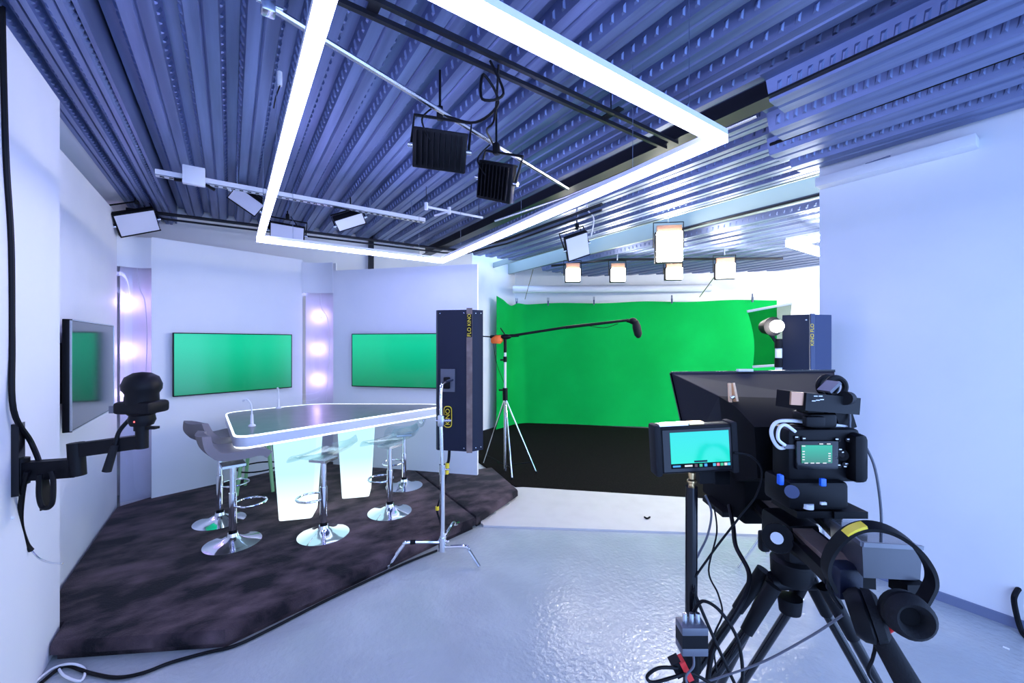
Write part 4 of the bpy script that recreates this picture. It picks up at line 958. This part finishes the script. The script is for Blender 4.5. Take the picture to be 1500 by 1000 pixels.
MB().box((0, 0, 0.043), (0.046, 0.032, 0.014), bev=0.002).box((0, 0, 0.007), (0.046, 0.032, 0.014), bev=0.002).build('end_cap', 'grey_plastic', cv)
for x in (-0.012, 0.0, 0.011): MB().cyl((x, 0, 0.048), (x, 0, 0.066), 0.005, 0.004, 10).build('plug', 'steel', cv)
rcl = rig('cable_clip', 'red and black clip on the monitor pole under the converter box', 'clip', 0, 0, 0)
rcl.location = P(1000, 975, 0.73); q = Loc(rcl)
MB().bar((-0.016, 0, 0.012), (-0.004, 0, -0.012), 0.02, 0.018).build('black_jaw', 'black', rcl)
MB().bar((-0.006, -0.004, 0.016), (0.010, -0.004, -0.016), 0.02, 0.010).build('red_jaw', 'red', rcl)
# --- storage box, headphones
gb = rig('storage_box', 'frosted clear plastic box lying on the end of the rail', 'box', 0, 0, 0)
gb.location = P(1285, 850, 0.62); q = Loc(gb)
A_ = [q(1216, 764, 0.72), q(1270, 765, 0.80), q(1351, 805, 0.60), q(1263, 800, 0.56)]
B_ = [q(1217, 790, 0.72), q(1270, 800, 0.80), q(1348, 850, 0.60), q(1265, 846, 0.56)]
MB().loft([B_, A_]).build('box_shell', 'box_grey', gb)
up = Vector((0, 0, 0.003))
MB().loft([[a + up for a in A_], [a + up * 1.6 for a in A_]]).build('lid', 'clear_box', gb)
MB().bar(A_[3] + up, A_[2] + up, 0.004, 0.006).bar(A_[0] + up, A_[3] + up, 0.004, 0.006).build('rim', 'grey_plastic', gb)
MB().box(q(1330, 858, 0.60), (0.03, 0.03, 0.02)).build('under_clamp', 'black', gb)
hp = rig('headphones', 'black over-ear headphones hanging over the clear plastic box', 'headphones', 0, 0, 0)
hp.location = P(1295, 925, 0.54); q = Loc(hp)
arc = [q(1218, 862, 0.56), q(1207, 835, 0.56), q(1215, 805, 0.56), q(1240, 778, 0.55), q(1270, 768, 0.545), q(1305, 774, 0.54), q(1340, 796, 0.53), q(1362, 825, 0.525), q(1368, 850, 0.52), q(1360, 870, 0.52), q(1350, 886, 0.52)]
ap = spline(arc, 5); rows = []
for i, p in enumerate(ap):
    f = i / (len(ap) - 1); wv = Vector((0, 0.008, 0.0)) + Vector((0.001, 0, 0.0025))
    rows.append([p - wv, p + wv])
MB().sheet(rows, 0.005).build('headband', 'black', hp)
k0 = [ap[15], ap[22]]
MB().sheet([[ap[i] - Vector((0.001, 0.0085, 0.0)) + Vector((0, 0, 0.002)), ap[i] + Vector((0, 0.003, 0.004))] for i in range(14, 20)], 0.004).build('yellow_label', 'yellow', hp)
MB().tube([q(1213, 830, 0.56), q(1216, 865, 0.56), q(1232, 890, 0.56)], 0.003, 6).build('yoke', 'black', hp)
def cup(c, ax, r, nm):
    ax = Vector(ax).normalized(); u, v, _ = basis(ax)
    Mx = Matrix(((u.x, v.x, ax.x, c.x), (u.y, v.y, ax.y, c.y), (u.z, v.z, ax.z, c.z), (0, 0, 0, 1)))
    o = MB().lathe([(0, -0.012), (r * 0.75, -0.012), (r * 0.95, -0.004), (r, 0.006), (r * 0.9, 0.010), (0, 0.010)], Mx, 24).build(nm, 'black', hp)
    MB().lathe([(r * 0.42, 0.012), (r * 0.50, 0.019), (r * 0.72, 0.025), (r * 0.92, 0.020), (r * 0.98, 0.010), (r * 0.5, 0.010)], Mx, 24).build('ear_pad', 'rubber', o)
    MB().lathe([(0, 0.0125), (r * 0.45, 0.0125), (r * 0.45, 0.010)], Mx, 20).build('speaker_cloth', 'black_matte', o)
cup(q(1260, 900, 0.56), (0.75, -0.45, 0.25), 0.033, 'ear_cup')
cup(q(1323, 895, 0.52), (-0.25, -0.9, 0.1), 0.027, 'ear_cup')
MB().cyl(q(1296, 922, 0.545), q(1307, 915, 0.535), 0.006).build('red_sleeve', 'red', hp)
MB().tube([q(1275, 932, 0.55), q(1282, 945, 0.55), q(1278, 965, 0.55), q(1272, 985, 0.55), q(1285, 1005, 0.55)], 0.0022, 6).build('lead', 'black', hp)
# --- loose cables round the tripod
def rc_cable(pts, r, m, label): tubething('rig_cable', [P(*p) for p in pts], r, m, label, 'cable', 'loose cables round the camera rig')
rc_cable([(1068, 740, 0.95), (1074, 770, 0.9), (1078, 800, 0.85), (1097, 838, 0.8), (1092, 870, 0.78), (1070, 910, 0.76), (1045, 950, 0.75), (1035, 1010, 0.74)], 0.0045, 'black', 'thick black cable dropping from the prompter tray to the tripod foot')
rc_cable([(1033, 725, 0.85), (1042, 750, 0.84), (1036, 785, 0.83), (1018, 825, 0.80), (1014, 870, 0.78)], 0.0022, 'grey_plastic', 'thin grey cable curving behind the monitor pole')
rc_cable([(1046, 742, 0.9), (1050, 780, 0.88), (1038, 835, 0.85), (1052, 870, 0.82), (1058, 900, 0.8), (1045, 935, 0.78), (1050, 985, 0.76)], 0.0018, 'black', 'thin black cable wandering down between pole and tripod')
rc_cable([(1075, 663, 0.76), (1100, 668, 0.76), (1116, 690, 0.76), (1108, 725, 0.76), (1085, 755, 0.76), (1050, 800, 0.77), (1018, 845, 0.77)], 0.002, 'black', 'thin black cable arcing from the field monitor to the pole')
rc_cable([(1016, 895, 0.76), (1030, 880, 0.75), (1055, 895, 0.74), (1080, 935, 0.73), (1088, 985, 0.72), (1083, 1010, 0.72)], 0.003, 'black', 'black cable arching out from the pole above the converter')
rc_cable([(1016, 865, 0.76), (1035, 910, 0.75), (1055, 955, 0.74), (1078, 1005, 0.73)], 0.003, 'black', 'straight black cable leaning from pole to tripod leg')
rc_cable([(992, 978, 0.72), (965, 978, 0.71), (948, 990, 0.71), (956, 999, 0.71), (985, 992, 0.71), (1010, 985, 0.72), (1040, 1000, 0.72)], 0.0028, 'black', 'black cable loop hanging left of the red clip')
rc_cable([(1235, 900, 0.57), (1190, 930, 0.62), (1120, 968, 0.68), (1060, 990, 0.72), (1020, 1002, 0.73)], 0.0018, 'grey_plastic', 'thin grey cable stretched from the headphones past the tripod legs')
rc_cable([(1015, 955, 0.72), (1016, 975, 0.71), (1005, 990, 0.71), (1008, 1005, 0.71)], 0.002, 'grey_plastic', 'short grey cable under the converter box')
